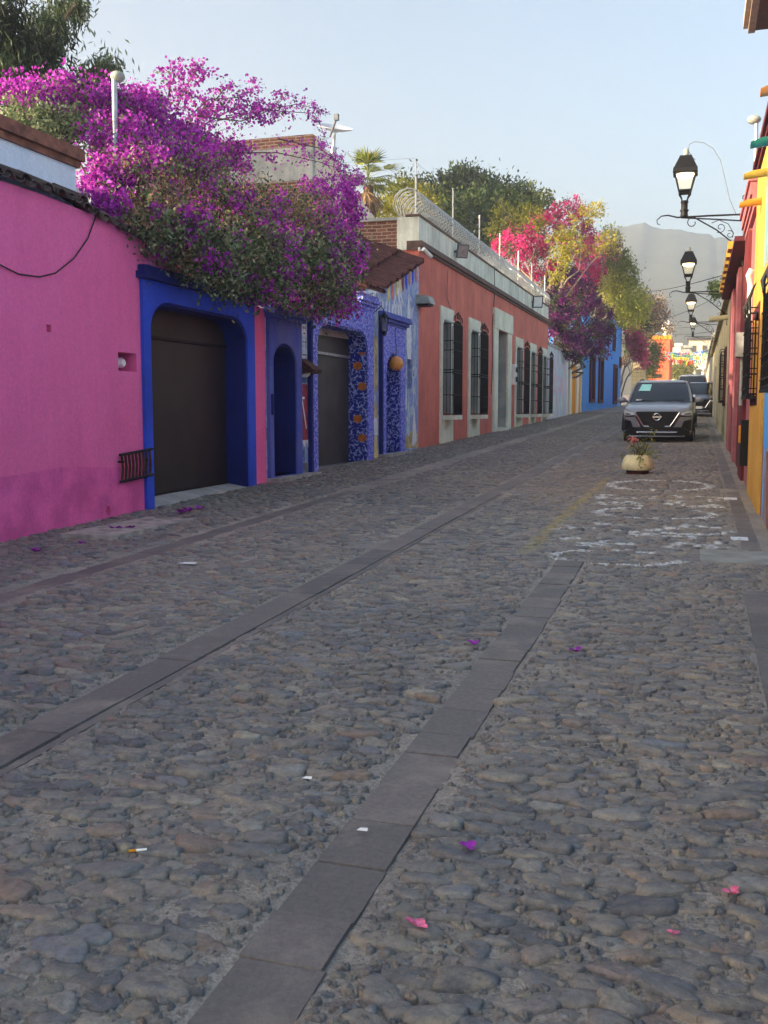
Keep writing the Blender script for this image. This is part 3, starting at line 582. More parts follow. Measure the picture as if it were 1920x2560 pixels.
# orange discs on the right side of the garage opening (reveal faces the viewer)
for i, z in enumerate((2.75, 2.45, 2.02, 1.35, .95)):
    x = XL-.12+.05*(-1)**i; dm = MB(); dm.slab([[(x+.10*math.cos(a), z+.085*math.sin(a)) for a in np.arange(0, 6.28, .45)]], lambda a, b: (a, 19.917, b), lambda a, b: (a, 19.93, b)); dm.build('painted_disc', 'paint_orange', gr)
rt = MB(); tile_row(rt, XL-.5, XL+.16, 5.40, 5.16, 20.9, 24.05, slope=0); 
for i, q in enumerate(rt.v): rt.v[i] = (q[0], q[1], q[2]-(24.1-q[1])*.318)
rt2 = rt; tile_row(rt2, XL-.45, XL+.28, 4.22, 3.99, 19.2, 20.5)
for row in range(6):
    b = len(rt.v); tile_row(rt, XL-.5-.5*(row+1), XL-.45-.5*row, 5.62+.20*row, 5.42+.20*row, 20.9, 24.05)
    for i in range(b, len(rt.v)): q = rt.v[i]; rt.v[i] = (q[0], q[1], q[2]-(24.1-q[1])*.318)
rt.build('roof_tiles', 'red_tile', mh, smooth=True)
MB().box((-14, 14.86, -1), (XL-2.2, 24.0, 3.0)).add([(XL-.3, 14.9, 3.1), (XL-.3, 20.6, 3.85), (-12, 20.6, 4.2), (-12, 14.9, 3.6), (XL-.3, 14.9, 2.9), (XL-.3, 20.6, 3.0), (-12, 20.6, 3.0), (-12, 14.9, 3.0)], [(0, 1, 2, 3), (4, 5, 1, 0), (5, 6, 2, 1), (6, 7, 3, 2), (7, 4, 0, 3)]).build('rear_block', 'concrete', mh)
# things on the mural house
e = empty('wall_lantern', (XL, 20.6, 3.25), 'small black carriage lantern between the patterned garage and door', 'lantern')
g = MB(); g.tube([(XL, 20.6, 3.62), (XL+.14, 20.6, 3.74), (XL+.2, 20.6, 3.62)], .012, 6); g.lathe([(.02, .30), (.10, .20), (.11, .18)], (XL+.2, 20.6, 3.3), 6); g.lathe([(.06, -.10), (.05, -.16), (.01, -.20)], (XL+.2, 20.6, 3.3), 6)
for a in range(6): c_, s_ = math.cos(a*math.pi/3), math.sin(a*math.pi/3); g.tube([(XL+.2+.1*c_, 20.6+.1*s_, 3.49), (XL+.2+.06*c_, 20.6+.06*s_, 3.2)], .007, 4)
g.build('lantern_frame', 'iron', e); MB().lathe([(.088, .17), (.05, -.09)], (XL+.2, 20.6, 3.3), 6).build('pane', 'lamp_pane', e)
e = empty('globe_lamp', (XL, 21.8, 2.62), 'unlit amber globe lamp hanging in the arch of the patterned door', 'lamp')
MB().sphere((XL+.10, 21.84, 2.58), .165, 18).build('globe', 'globe_amber', e, smooth=True); MB().tube([(XL+.075, 21.86, 3.38), (XL+.08, 21.84, 3.1), (XL+.09, 21.88, 2.95), (XL+.10, 21.84, 2.74)], .007, 5).build('wire', 'cable_black', e)
e = empty('meter_hood', (XL, 16.5, 2.2), 'rusty sheet metal hood over the meter beside the skeleton mural', 'meter cover')
g = MB(); g.add([(XL+.01, 16.30, 2.42), (XL+.01, 16.68, 2.42), (XL+.26, 16.72, 2.22), (XL+.26, 16.30, 2.22), (XL+.01, 16.68, 2.14), (XL+.24, 16.72, 2.18), (XL+.24, 16.3, 2.18), (XL+.01, 16.3, 2.14)], [(0, 1, 2, 3), (1, 4, 5, 2), (3, 2, 5, 6), (0, 3, 6, 7)]); g.build('hood', 'rust', e)
MB().lathe([(.085, 0), (.085, .12), (.05, .17)], (XL-.05, 16.46, 2.18), 14, axis='X').build('meter_dial', 'white_plastic', e, smooth=True)
e = empty('wall_light', (XL, 24.02, 4.22), 'grey metal hooded wall light at the corner of the orange house', 'light')
MB().add([(XL, 23.85, 4.34), (XL, 24.38, 4.34), (XL+.30, 24.38, 4.30), (XL+.30, 23.85, 4.30), (XL+.36, 23.85, 4.12), (XL+.36, 24.38, 4.12), (XL, 24.38, 4.12), (XL, 23.85, 4.12)], [(0, 1, 2, 3), (3, 2, 5, 4), (1, 6, 5, 2), (0, 3, 4, 7), (4, 5, 6, 7)]).build('hood', 'grey_box', e)
MB().box((XL+.02, 23.9, 4.07), (XL+.30, 24.33, 4.118)).build('lamp_tray', 'iron', e)

# ------------------------------------------------------------------ left side: orange house with grilles
oh = empty('orange_house', (XL, 35, gz(35)), 'long terracotta orange house with caged windows and a pale parapet', 'house')
WIN = [(26.22, 27.72), (29.72, 31.35), (37.85, 39.55), (41.3, 42.95), (44.7, 46.25)]; holes = []
for a, b in WIN: holes.append(rect(a+.32, b-.30, 1.46, 3.98))
dh = rect(34.28, 36.12, .9, 4.30); holes.append(dh)
facade(XL, 1, [[(24.1, -.2), (46.6, -.2), (46.6, 5.44), (24.1, 5.44)]]+holes, .4).build('wall', 'orange_paint', oh)
facade(XL, 1, [rect(24.1, 46.6, 5.66, 6.24)], .3).build('parapet', 'parapet', oh)
cn = MB()
for o_, z, h in ((.05, 5.44, .07), (.11, 5.512, .05), (.08, 5.564, .094)): cn.box((XL-.3, 24.06, z), (XL+o_, 46.64, z+h))
cn.build('cornice', 'soffit', oh); MB().box((XL-.33, 24.05, 6.241), (XL+.03, 46.65, 6.29)).build('parapet_cap', 'soffit', oh)
MB().box((-14, 24.15, -1), (XL-.41, 24.5, 6.18)).build('side_wall', 'brick_y', oh)
MB().box((-14, 24.09, 6.181), (XL-.34, 24.56, 6.25)).build('side_coping', 'concrete', oh)
MB().box((XL-.55, 24.08, 5.45), (XL+.002, 24.149, 6.235)).build('corner_render', 'parapet', oh)
MB().box((-14, 24.6, -1), (XL-3, 46.5, 4.8)).box((-14, 24.6, 5.1), (XL-.45, 46.5, 5.3)).box((-14, 46.2, 5.3), (XL-.45, 46.5, 6.0)).box((XL-3, 46.2, 0), (XL-.45, 46.5, 5.1)).build('rear_block', 'concrete', oh)
for a, b in WIN:
    w = MB(); base = gz(a); x = XL+.045; u = a+.32; v = b-.30
    w.box((XL-.001, a, base-.1), (x, u-.001, 4.31)); w.box((XL-.001, v+.001, 1.40), (x, b, 4.31)); w.box((XL-.001, u, 3.982), (x, v, 4.31)); w.box((XL-.001, u, base-.1), (x, b-.02, 1.28))
    fr = w.build('window', 'pale_stone', oh)
    MB().box((XL-.35, u-.02, 1.281), (XL+.36, v+.04, 1.40)).build('sill', 'pale_stone', fr)
    q = MB(); q.box((XL-.395, u+.001, 1.42), (XL+.04, u+.03, 3.97)).box((XL-.395, v-.03, 1.42), (XL+.04, v-.001, 3.97)).box((XL-.395, u+.031, 3.94), (XL+.04, v-.031, 3.979)).build('reveal', 'grey_stone', fr)
    MB().box((XL-.40, u-.05, 1.4), (XL-.36, v+.05, 4.05)).build('pane', 'car_glass', fr)
    g = MB(); x0, x1 = XL+.05, XL+.33; ya, yb = u-.06, v+.10; zt = 3.86; nb = 14
    for i in range(nb):
        y = ya+(yb-ya)*i/(nb-1); h = zt+.10*math.sin(math.pi*i/(nb-1)); g.tube([(x1, y, 1.41), (x1, y, h)], .011, 5)
    for i in range(3):
        for y in (ya, yb): g.tube([(x0+(x1-x0)*i/3, y, 1.41), (x0+(x1-x0)*i/3, y, zt)], .008 if i else .010, 4)
    for j, z in enumerate((1.43, 1.95, 2.55, 2.62, 3.15, 3.40, zt)): g.tube([(x0-.1, ya, z), (x1, ya, z), (x1, yb, z), (x0-.1, yb, z)], .010 if j not in (2, 3) else .014, 4)
    for j in range(2): g.box((x1-.006, ya, 1.44+.0*j), (x1+.006, yb, 1.62))
    for i in range(5):
        cy = ya+(yb-ya)*(i+.5)/5; r_ = .10; zc = zt+.06+.13*math.sin(math.pi*(i+.5)/5); g.tube([(x1, cy+r_*math.cos(q_), zc+r_*math.sin(q_)*1.1) for q_ in np.linspace(-.3, 3.5, 9)], .012, 4)
    mid = (ya+yb)/2; g.tube([(x1, mid+.09*math.cos(q_), zt+.24+.09*math.sin(q_)) for q_ in np.linspace(0, 6.28, 12)], .013, 4)
    for i in range(nb-1):
        y = ya+(yb-ya)*(i+.5)/(nb-1); g.tube([(x1, y+.05*math.cos(q_), 2.58+.05*math.sin(q_)) for q_ in np.linspace(0, 6.28, 8)], .008, 4)
    g.build('grille', 'iron', fr)
d = MB(); x = XL+.06; d.box((XL-.001, 33.5, .7), (x, 34.27, 4.301)); d.box((XL-.001, 36.13, .7), (x, 36.9, 4.301)); d.box((XL-.001, 33.46, 4.302), (x+.03, 36.94, 4.97)); ds = d.build('door_surround', 'pale_stone', oh)
r_ = MB()
for i in range(6): z0 = .9+i*.567; r_.box((XL-1.15, 36.08-.002*(i % 2), z0+.006), (XL-.01, 36.119, z0+.561))
r_.build('reveal', 'grey_stone', ds)
MB().box((XL-1.2, 34.2, .8), (XL-1.16, 36.2, 4.4)).build('door', 'brown_door', ds); MB().box((XL-1.2, 34.285, .7), (XL+.2, 36.115, .93)).build('doorstep', 'pale_stone', ds)
# things on the orange house
for i in range(7):
    x_, y_ = ((898, 466), (978, 510), (1035, 552), (1079, 583), (1119, 612), (1148, 640), (1176, 664))[i]; top_ = ((898, 341), (978, 406), (1035, 464), (1079, 503), (1119, 541), (1148, 569), (1176, 594))[i]
    X_ = XL-.12; b = UX(x_, y_, X_); tp = UX(*top_, X_)
    e = empty('fence_post', (X_, b[1], 6.29), 'white electric fence post on the orange house parapet, '+('nearest, at the brick corner', 'second from the brick corner', 'third from the brick corner', 'middle one of seven', 'third from the far end', 'second from the far end', 'farthest')[i], 'post', 'electric fence posts on the parapet')
    MB().tube([(X_, b[1], 6.28), (X_, b[1], tp[2])], .022, 7).build('post', 'white_plastic', e)
    g = MB()
    for q in range(4): g.lathe([(.03, -.02), (.03, .02)], (X_+.02, b[1], 6.5+(tp[2]-6.55)*q/3), 7)
    g.build('insulator', 'cable_grey', e)
w = MB()
for q in range(4): w.tube([(XL-.1, 24.1+i*2.3, 6.55+.33*q+.03*math.sin(i)) for i in range(11)], .004, 3)
w.tube([(-12, 24.1, 7.7), (XL-.1, 24.1, 7.62)], .004, 3).tube([(-12, 24.1, 7.3), (XL-.1, 24.1, 7.22)], .004, 3)
tag(w.build('fence_wire', 'wire_steel', loc=(XL, 24.1, 6.5)), 'thin electric wires strung between the white parapet posts', 'wire')
w = MB(); R_ = .37; pts = []
for i in range(150*12): a = 2*math.pi*i/12; y = 24.15+i*(46.9-24.15)/(150*12); pts.append((XL-.35+R_*math.cos(a), y+.10*math.sin(a*.5), 6.60+R_*math.sin(a)))
w.tube(pts, .007, 3); pts2 = [(2*(XL-.35)-x+.02, y+.12, z+.015) for x, y, z in pts]; w.tube(pts2, .007, 3)
for P in (pts, pts2):
    for i in range(0, len(P)-1, 3):
        a = Vector(P[i]); d_ = (Vector(P[i+1])-a).normalized(); n_ = Vector((random.uniform(-1, 1), random.uniform(-1, 1), random.uniform(-1, 1))).cross(d_).normalized()*.035
        w.add([a-d_*.02+n_, a+d_*.02, a-d_*.02-n_, a+d_*.0], [(0, 1, 2, 3)])
tag(w.build('razor_wire', 'wire_steel', loc=(XL-.35, 24.2, 6.6)), 'coil of shiny razor wire along the orange house parapet', 'razor wire')
for (px_, py_, lb, n_) in ((1000, 543, 'grey floodlight on the pale parapet between the first windows', (.62, -.72, -.30)), (1162, 652, 'white floodlight at the far end of the pale parapet', (.45, -.88, -.15))):
    p_ = UX(px_, py_, XL+.25); far = px_ > 1100; e = empty('floodlight', (XL, p_[1], p_[2]), lb, 'floodlight', 'floodlights on the parapet')
    n_ = Vector(n_).normalized(); a_ = n_.cross(Vector((0, 0, 1))).normalized(); b_ = a_.cross(n_); c_ = Vector(p_); sw, sh = (.17, .19) if not far else (.21, .24)
    def quad(d, k): return [c_+n_*d+a_*sw*k*i_+b_*sh*k*j_ for i_, j_ in ((-1, -1), (1, -1), (1, 1), (-1, 1))]
    m = MB(); m.add(quad(0, 1)+quad(-.07, 1)+quad(-.15, .6), [(0, 1, 2, 3)]+[(r_*4+q, r_*4+(q+1) % 4, r_*4+4+(q+1) % 4, r_*4+4+q) for r_ in range(2) for q in range(4)]+[(11, 10, 9, 8)]); m.build('housing', 'iron' if far else 'cable_grey', e)
    m = MB(); m.add(quad(.004, .82)+quad(.001, .82), [(0, 1, 2, 3)]+[(q, (q+1) % 4, 4+(q+1) % 4, 4+q) for q in range(4)]); m.build('lens', 'lamp_lens' if far else 'galvanised', e)
    MB().tube([(XL, p_[1], p_[2]), tuple(c_-n_*.14)], .03, 6).build('bracket', 'iron', e)
p_ = UX(917, 543, XL+.15); e = empty('security_camera', (XL, p_[1], p_[2]), 'white bullet security camera under the cornice at the brick corner', 'camera')
MB().lathe([(.055, 0), (.055, .05)], (XL, p_[1], p_[2]+.05), 10, axis='X').tube([(XL, p_[1], p_[2]+.05), (XL+.16, p_[1]+.02, p_[2])], .02, 6).build('mount', 'white_plastic', e)
MB().tube([(XL+.14, p_[1]-.08, p_[2]+.05), (XL+.26, p_[1]+.22, p_[2]-.1)], .05, 10).build('camera_body', 'white_plastic', e, smooth=True)
pts = [UX(x, y, XL+.02) for x, y in ((1068, 575), (1068, 640), (1064, 700), (1064, 790), (1061, 850))]
tag(MB().tube([tuple(p) for p in pts], .012, 5).build('wall_cable', 'cable_black', loc=tuple(pts[0])), 'dark cable running down the orange wall beside the stone doorway', 'cable')
pts = [UX(x, y, XL+.02) for x, y in ((968, 580), (966, 620), (966, 645), (974, 668))]
tag(MB().tube([tuple(p) for p in pts], .008, 5).build('wall_cable', 'cable_grey', loc=tuple(pts[0])), 'thin wire hanging down to the first caged window', 'cable')
e = empty('meter_box', (XL, 37.35, 2.75), 'white twin electric meter box right of the stone doorway', 'meter box')
MB().box((XL, 37.1, 2.5), (XL+.14, 37.6, 3.25)).build('case', 'white_plastic', e); MB().lathe([(.10, 0), (.09, .08)], (XL+.14, 37.35, 3.05), 12, axis='X').lathe([(.10, 0), (.09, .08)], (XL+.14, 37.35, 2.7), 12, axis='X').build('meter_dial', 'far_dark', e)
MB().box((XL-.02, 31.75, 3.0), (XL+.004, 31.9, 4.3)).build('red_patch', 'dark_red_paint', oh)

# ------------------------------------------------------------------ left side, further up
sm = empty('painted_wall', (XL, 50, gz(50)), 'low pastel painted wall under the second bougainvillea', 'wall')
facade(XL, 1, [rect(46.65, 53.9, .4, 4.55)], .3).build('wall', 'mural_pastel', sm); MB().box((XL-.32, 46.66, 4.551), (XL+.05, 53.9, 4.66)).build('coping', 'concrete', sm)
yh = empty('white_house', (XL, 57, gz(57)), 'narrow white house with two ochre doors', 'house')
facade(XL, 1, [rect(53.95, 61.2, .4, 4.75), rect(54.4, 55.3, 1.2, 4.1), rect(56.2, 58.6, 1.2, 4.1), rect(59.6, 61.0, 1.2, 3.75)], .3).build('wall', 'plaster_white', yh)
MB().box((XL-.2, 54.3, 1.2), (XL-.15, 55.4, 4.2)).build('door', 'brown_door', yh)
MB().box((XL-.12, 56.1, 1.2), (XL-.08, 58.7, 4.2)).build('door', 'ochre_paint', yh); MB().box((XL-.12, 59.5, 1.2), (XL-.08, 61.1, 3.9)).build('door', 'ochre_paint', yh); MB().box((-12, 54, 0), (XL-.3, 61, 4.6)).build('rear_block', 'plaster_white', yh)
bh = empty('blue_house', (XL, 70, gz(70)), 'tall bright blue house with narrow brown windows and peeling paint', 'house')
A_ = np.array((XL, 61.4)); dv = np.array((.039, 1.)); LB = 20.5
def bf(u, z, o_=0): p = A_+dv*u; return (p[0]+o_, p[1], z)
win = [(3.0, 5.0, 2.2, 5.0), (7.2, 9.2, 2.2, 5.0), (15.5, 17.5, 2.2, 4.9), (14.6, 15.8, 6.1, 7.6), (19.2, 19.9, 5.0, 5.6)]
m = MB(); m.slab([[(0, 0), (LB, 0), (LB, 8.2), (8.6, 8.6), (8.4, 7.4), (0, 7.4)]]+[rect(*w) for w in win], lambda u, z: bf(u, z), lambda u, z: bf(u, z, -.3)); m.build('wall', 'sky_blue_paint', bh)
for u0, u1, z0, z1 in win:
    wd_ = MB(); wd_.slab([rect(u0-.12, u1+.12, z0-.12, z1+.12), rect(u0+.1, u1-.1, z0+.1, z1-.1)], lambda u, z: bf(u, z, .10), lambda u, z: bf(u, z, -.1)); f_ = wd_.build('window', 'maroon_paint', bh)
    q = MB(); q.slab([rect(u0, u1, z0, z1)], lambda u, z: bf(u, z, -.18), lambda u, z: bf(u, z, -.22)); q.build('pane', 'window_pane', f_)
m = MB(); p0 = bf(0, 0, -.35); p1 = bf(LB, 0, -.35); m.add([(p0[0], p0[1], 0), (p1[0], p1[1], 0), (-14, p1[1], 0), (-14, p0[1], 0), (p0[0], p0[1], 7.2), (p1[0], p1[1], 7.2), (-14, p1[1], 7.2), (-14, p0[1], 7.2)], [(0, 1, 5, 4), (1, 2, 6, 5), (3, 0, 4, 7), (4, 5, 6, 7)]); m.build('rear_block', 'sky_blue_paint', bh)
e = MB(); q = UX(1326, 655, -6.1); e.tube([(-6.1, q[1], 2), (-6.1, q[1], 8.6)], .06, 6); tag(e.build('drain_pipe', 'cable_grey', loc=(-6.1, q[1], 2)), 'grey drain pipe on the bright blue facade', 'pipe')
def P(px, py, Y): return UY(px, py, Y)
gy = lambda Y: gz(Y)
# stone wall, bush, tower and the far end of the street
a = P(1364, 800, 88); b = P(1393, 800, 88); t_ = P(1380, 772, 88)
st_ = MB(); st_.box((a[0], 88, 1.5), (b[0], 90, t_[2])); tag(st_.build('stone_pillar', 'stone_block', loc=(a[0], 88, 2)), 'pale stone block pillar beyond the blue house', 'pillar')
a = P(1424, 740, 135); b = P(1447, 735, 135); tz = P(1440, 733, 135)[2]
tw = empty('salmon_house', (b[0], 135, gy(135)), 'salmon orange corner house with a white domed finial', 'house')
MB().box((a[0]-1.2, 135, 1), (b[0], 152, tz)).build('wall', 'salmon_paint', tw); MB().box((a[0]-1.4, 134.8, tz), (b[0]+.2, 152, tz+.5)).build('cornice', 'ochre_paint', tw)
q = P(1442, 725, 135); MB().lathe([(.7, 0), (.5, .6), (.8, .9), (.85, 1.4), (.4, 1.9), (.1, 2.1)], (q[0], 135.6, tz+.4), 12).build('finial', 'plaster_white', tw, smooth=True)
MB().box((b[0]-2.2, 134.9, tz-4.9), (b[0]-.9, 134.99, tz-4.4)).build('window', 'black_door', tw)
a = P(1447, 0, 160); wz = P(0, 770, 160)[2]
for (x0, x1, yt, Yd, mt, nm, lb) in ((1447, 1470, 748, 172, 'plaster_white', 'white_house', 'small white house at the far left end of the street'), (1470, 1492, 752, 185, 'far_grey', 'grey_house', 'grey concrete house at the end of the street'), (1488, 1535, 735, 200, 'beige_paint', 'flat_roof_house', 'beige house with dark flat roof at the street end'), (1500, 1536, 784, 168, 'plaster_white', 'white_shop', 'white shop front behind the bunting at the street end')):
    a = P(x0, yt, Yd); b = P(x1, yt, Yd); e = empty(nm, ((a[0]+b[0])/2, Yd, gy(Yd)), lb, 'house')
    MB().box((a[0], Yd, 3), (b[0], Yd+9, a[2])).build('wall', mt, e); MB().box((a[0]-.3, Yd-.5, a[2]), (b[0]+.3, Yd+9, a[2]+.45)).build('roof', 'far_dark' if nm == 'flat_roof_house' else mt, e)
    g = MB(); n_ = 2
    for i in range(n_): xx = a[0]+(b[0]-a[0])*(i+.5)/n_; g.box((xx-.45, Yd-.05, a[2]-2.4), (xx+.45, Yd-.01, a[2]-1.0))
    g.build('window', 'far_dark', e)
e = empty('beige_house', (-10, 26.5, 0), 'grey and beige two storey house behind the purple bougainvillea', 'house')
XB = -10.2; a = UX(781/K, 330/K, XB); b = UX(905/K, 440/K, XB)
MB().box((-17, a[1], 0), (XB, a[1]+.2, a[2]-1.25)).build('brick_wall', 'brick_y', e); MB().box((-17, a[1]-.002, a[2]-1.248), (XB+.003, a[1]+.2, a[2]-.36)).build('concrete_beam', 'concrete', e)
MB().box((-17, a[1]+.0, a[2]-.358), (XB+.002, a[1]+.2, a[2]-.05)).build('parapet', 'brick_y', e)
m = MB(); m.add([(XB, a[1]+.201, 0), (XB, 33.5, 0), (XB, 33.5, 7.4), (XB, a[1]+.201, a[2]-.02), (-17, a[1]+.201, 0), (-17, 33.5, 0), (-17, 33.5, 7.4), (-17, a[1]+.201, a[2]-.02)], [(0, 1, 2, 3), (1, 5, 6, 2), (3, 2, 6, 7), (4, 0, 3, 7), (5, 4, 7, 6)]); m.build('side_wall', 'beige_paint', e)
MB().tube([(XB+.06, 27.6, 5), (XB+.06, 27.6, a[2]-1.6)], .04, 6).tube([(XB+.06, 31.8, 5), (XB+.06, 31.8, 7.6)], .05, 6).tube([(XB+.06, 32.4, 5), (XB+.06, 32.4, 7.4)], .05, 6).build('drain_pipe', 'far_dark', e)
q = UX(722, 285, XB-.2); q2 = UX(727, 256, XB+.25); e = empty('satellite_dish', (XB-.2, q[1], q[2]-.6), 'grey satellite dish tipped up on the roof edge of the beige house', 'satellite dish')
ax = Vector((.25, -.30, .9)).normalized(); u = ax.orthogonal().normalized(); v_ = ax.cross(u); m = MB(); vs = []; n_ = 22
for rad, dp in ((.02, 0), (.25, .035), (.45, .11), (.52, .15), (.52, .135), (.45, .095), (.02, -.02)):
    for j in range(n_): an = 2*math.pi*j/n_; vs.append(Vector(q)+u*rad*math.cos(an)*1.05+v_*rad*math.sin(an)*.9+ax*dp)
m.add(vs, [(i*n_+j, i*n_+(j+1) % n_, (i+1)*n_+(j+1) % n_, (i+1)*n_+j) for i in range(6) for j in range(n_)]); m.build('dish', 'dish_grey', e, smooth=True)
MB().tube([Vector(q)-Vector((0, .05, .5)), Vector(q)-Vector((0, 0, .05))], .045, 7).tube([Vector(q)-Vector((.0, .1, .7)), Vector(q)-Vector((0, .05, .45))], .09, 8).build('mast', 'galvanised', e)
MB().tube([Vector(q)-Vector((.1, .1, .15)), Vector(q2)], .03, 6).box(tuple(Vector(q2)-Vector((.06, .06, .05))), tuple(Vector(q2)+Vector((.06, .06, .12)))).build('feed_arm', 'cable_grey', e)


e = empty('shade_block', (-20, 17, 0), 'tall plaster block added out of view to shade the brick walls', 'house')  # unseen block, added to keep the low sun off the brick walls
MB().box((-25, 13, -1), (-16, 20.5, 10.6)).build('wall', 'plaster_white', e); MB().box((-25.3, 12.7, 10.6), (-15.7, 20.8, 10.95)).build('roof', 'concrete', e)
for y in (14.2, 17.2): MB().box((-16.02, y, 6.2), (-15.96, y+1.3, 7.8)).build('window', 'car_glass', e)

# ------------------------------------------------------------------ right side of the street
def rslab(mb, loops, o0, o1, k=None): return mb.slab(loops, lambda y, z: (XR-o0, y, z), lambda y, z: (XR-o1, y, z), k)
def reja(parent, ya, yb, z0, z1, d, crest=True):                     # iron window cage on the right walls
    fr = MB(); rslab(fr, [rect(ya-.12, yb+.12, z0-.12, z1+.12), rect(ya, yb, z0, z1)], .04, -.05); w = fr.build('window', 'maroon_paint', parent)
    q = MB(); rslab(q, [rect(ya, yb, z0, z1)], -.12, -.16); q.build('pane', 'window_pane', w)
    g = MB(); x = XR-d; n = 6
    for i in range(n): y = ya+(yb-ya)*i/(n-1); g.tube([(x, y, z0), (x, y, z1)], .013, 5)
    for z in np.linspace(z0+.02, z1-.02, 5):
        g.tube([(XR, ya, z), (x, ya, z), (x, yb, z), (XR, yb, z)], .012, 4); g.tube([(XR, ya, z+.07), (x-.02, ya, z+.07), (x-.02, yb, z+.07)], .008, 4)
    for y in (ya, yb): g.tube([(x+d*.5, y, z0), (x+d*.5, y, z1)], .010, 4)
    if crest:
        for y in (ya, (ya+yb)/2, yb): g.tube([(x, y, z1), (x-.02, y, z1+.16), (x+.03, y, z1+.30), (x+.06, y, z1+.36)], [.014, .03, .016, .005], 6)
    g.box((x-.02, ya-.03, z0-.03), (XR, yb+.03, z0)); g.build('grille', 'iron', w)
yb_ = empty('mural_shop', (XR, 11, gz(11)), 'nearest house on the right, painted blue, brown and yellow with iron window cages', 'house')
m = MB(); rslab(m, [[(-4, -.4), (12.45, -.4), (12.45, 4.75), (-4, 4.75)], rect(9.3, 10.9, 1.75, 2.7)], 0, -.35); m.build('wall', 'mural_street', yb_)
m = MB(); rslab(m, [rect(8.6, 12.44, 1.10, 3.6), rect(9.3, 10.9, 1.75, 2.7)], .003, -.02); m.build('blue_panel', 'bright_blue_paint', yb_)
m = MB(); rslab(m, [[(12.30, -.2), (12.44, -.2), (12.44, 1.5), (12.30, 1.0)]], .004, -.02); rslab(m, [[(10.6, 0), (11.2, 0), (11.75, 1.05), (11.5, 1.08)]], .005, -.02); m.build('brown_stroke', 'brown_paint', yb_)
m = MB(); rslab(m, [[(12.46, -.3), (15.2, -.3), (15.2, 4.70), (12.46, 4.70)], rect(13.6, 14.8, 1.75, 2.75)], .03, -.35); m.build('yellow_wall', 'yellow_paint', yb_)
m = MB(); rslab(m, [rect(12.465, 13.0, 3.2, 4.69)], .034, -.02); m.build('teal_panel', 'teal_paint', yb_)
reja(yb_, 9.3, 10.9, 1.72, 2.65, .13); reja(yb_, 13.55, 14.85, 1.70, 2.75, .14)
m = MB(); m.box((XR-.06, -4, 4.752), (XR+.3, 15.22, 4.82)).box((XR-.10, -4, 4.822), (XR+.3, 15.24, 4.90)); m.build('cornice', 'maroon_paint', yb_); MB().box((XR+.32, -4, 4.3), (9, 15, 4.7)).box((XR+3, -4, 0), (9, 15, 4.3)).build('rear_block', 'plaster_white', yb_)
# eave at the top right corner of the picture
q = UX(1612, 68, XR-.32); ev = empty('eave_roof', (XR, q[1]-1.5, q[2]), 'brown boarded roof eave jutting over the street at the top right', 'roof')
ye = q[1]; ze = q[2]
MB().add([(XR-.22, -3, ze), (XR-.22, ye, ze), (XR+1.5, ye, ze+.02), (XR+1.5, -3, ze+.02), (XR-.22, -3, ze+.05), (XR-.22, ye, ze+.05), (XR+1.5, ye, ze+.5), (XR+1.5, -3, ze+.5)], [(0, 3, 2, 1), (4, 5, 6, 7), (0, 1, 5, 4), (1, 2, 6, 5), (2, 3, 7, 6), (3, 0, 4, 7)]).build('soffit', 'soffit', ev)
MB().box((XR-.30, -3, ze-.02), (XR-.222, ye+.02, ze+.13)).build('fascia', 'eave_trim', ev); MB().box((XR-.355, -3, ze+.04), (XR-.302, ye+.03, ze+.17)).build('gutter', 'eave_trim', ev)
MB().box((XR+.2, -3, 4.92), (XR+1.4, ye-.5, ze-.02)).build('upper_wall', 'soffit', ev)
# coloured tile spouts
for i, (px_, py_, mt, cn_, d_) in enumerate(((1642, 203, 'amber_tile', 'amber', .34), (1621, 316, 'green_tile', 'green', .38), (1606, 384, 'yellow_tile', 'yellow upper', .38), (1597, 445, 'yellow_tile', 'yellow lower', .34))):
    xt = XR-.30; q = UX(px_, py_, xt); e = None; m = MB(); n = 8; vs = []
    for (x, z) in ((xt, q[2]), (XR+.25, q[2]+.05)):
        for r_ in (.085, .065):
            for j in range(n): a = math.pi+math.pi*j/(n-1); vs.append((x+(.10 if x == xt and j in (0, n-1) else 0), q[1]+math.cos(a)*r_, z+.06+math.sin(a)*r_))
    fs = []
    for s0 in (0, n): fs += [(s0+j, s0+j+1, 2*n+s0+j+1, 2*n+s0+j) for j in range(n-1)]
    fs += [(j, j+1, n+j+1, n+j) for j in range(n-1)]+[(0, n, 3*n, 2*n), (n-1, 2*n-1, 4*n-1, 3*n-1)]
    m.add(vs, fs); tag(m.build('rain_spout', mt, loc=(XR, q[1], q[2]), smooth=True), {'amber': 'amber clay rain spout, highest of the four on the right roof edge', 'green': 'dark green clay rain spout on the right roof edge', 'yellow upper': 'yellow clay rain spout just below the green one', 'yellow lower': 'lowest yellow clay rain spout, beside the lamp bracket'}[cn_], 'rain spout', 'clay rain spouts on the right roof edge')
q = UX(1634, 262, XR+.1); e = empty('roof_lamp', (XR+.1, q[1], 4.8), 'small grey lamp head on a short pole above the right roof edge', 'lamp')
MB().tube([(XR+.12, q[1], 4.6), (XR+.10, q[1], q[2])], .035, 8).build('pole', 'galvanised', e); MB().sphere((XR+.06, q[1], q[2]+.03), .10, 12, sc=(1.2, 1.1, .75)).build('lamp_head', 'grey_box', e, smooth=True)
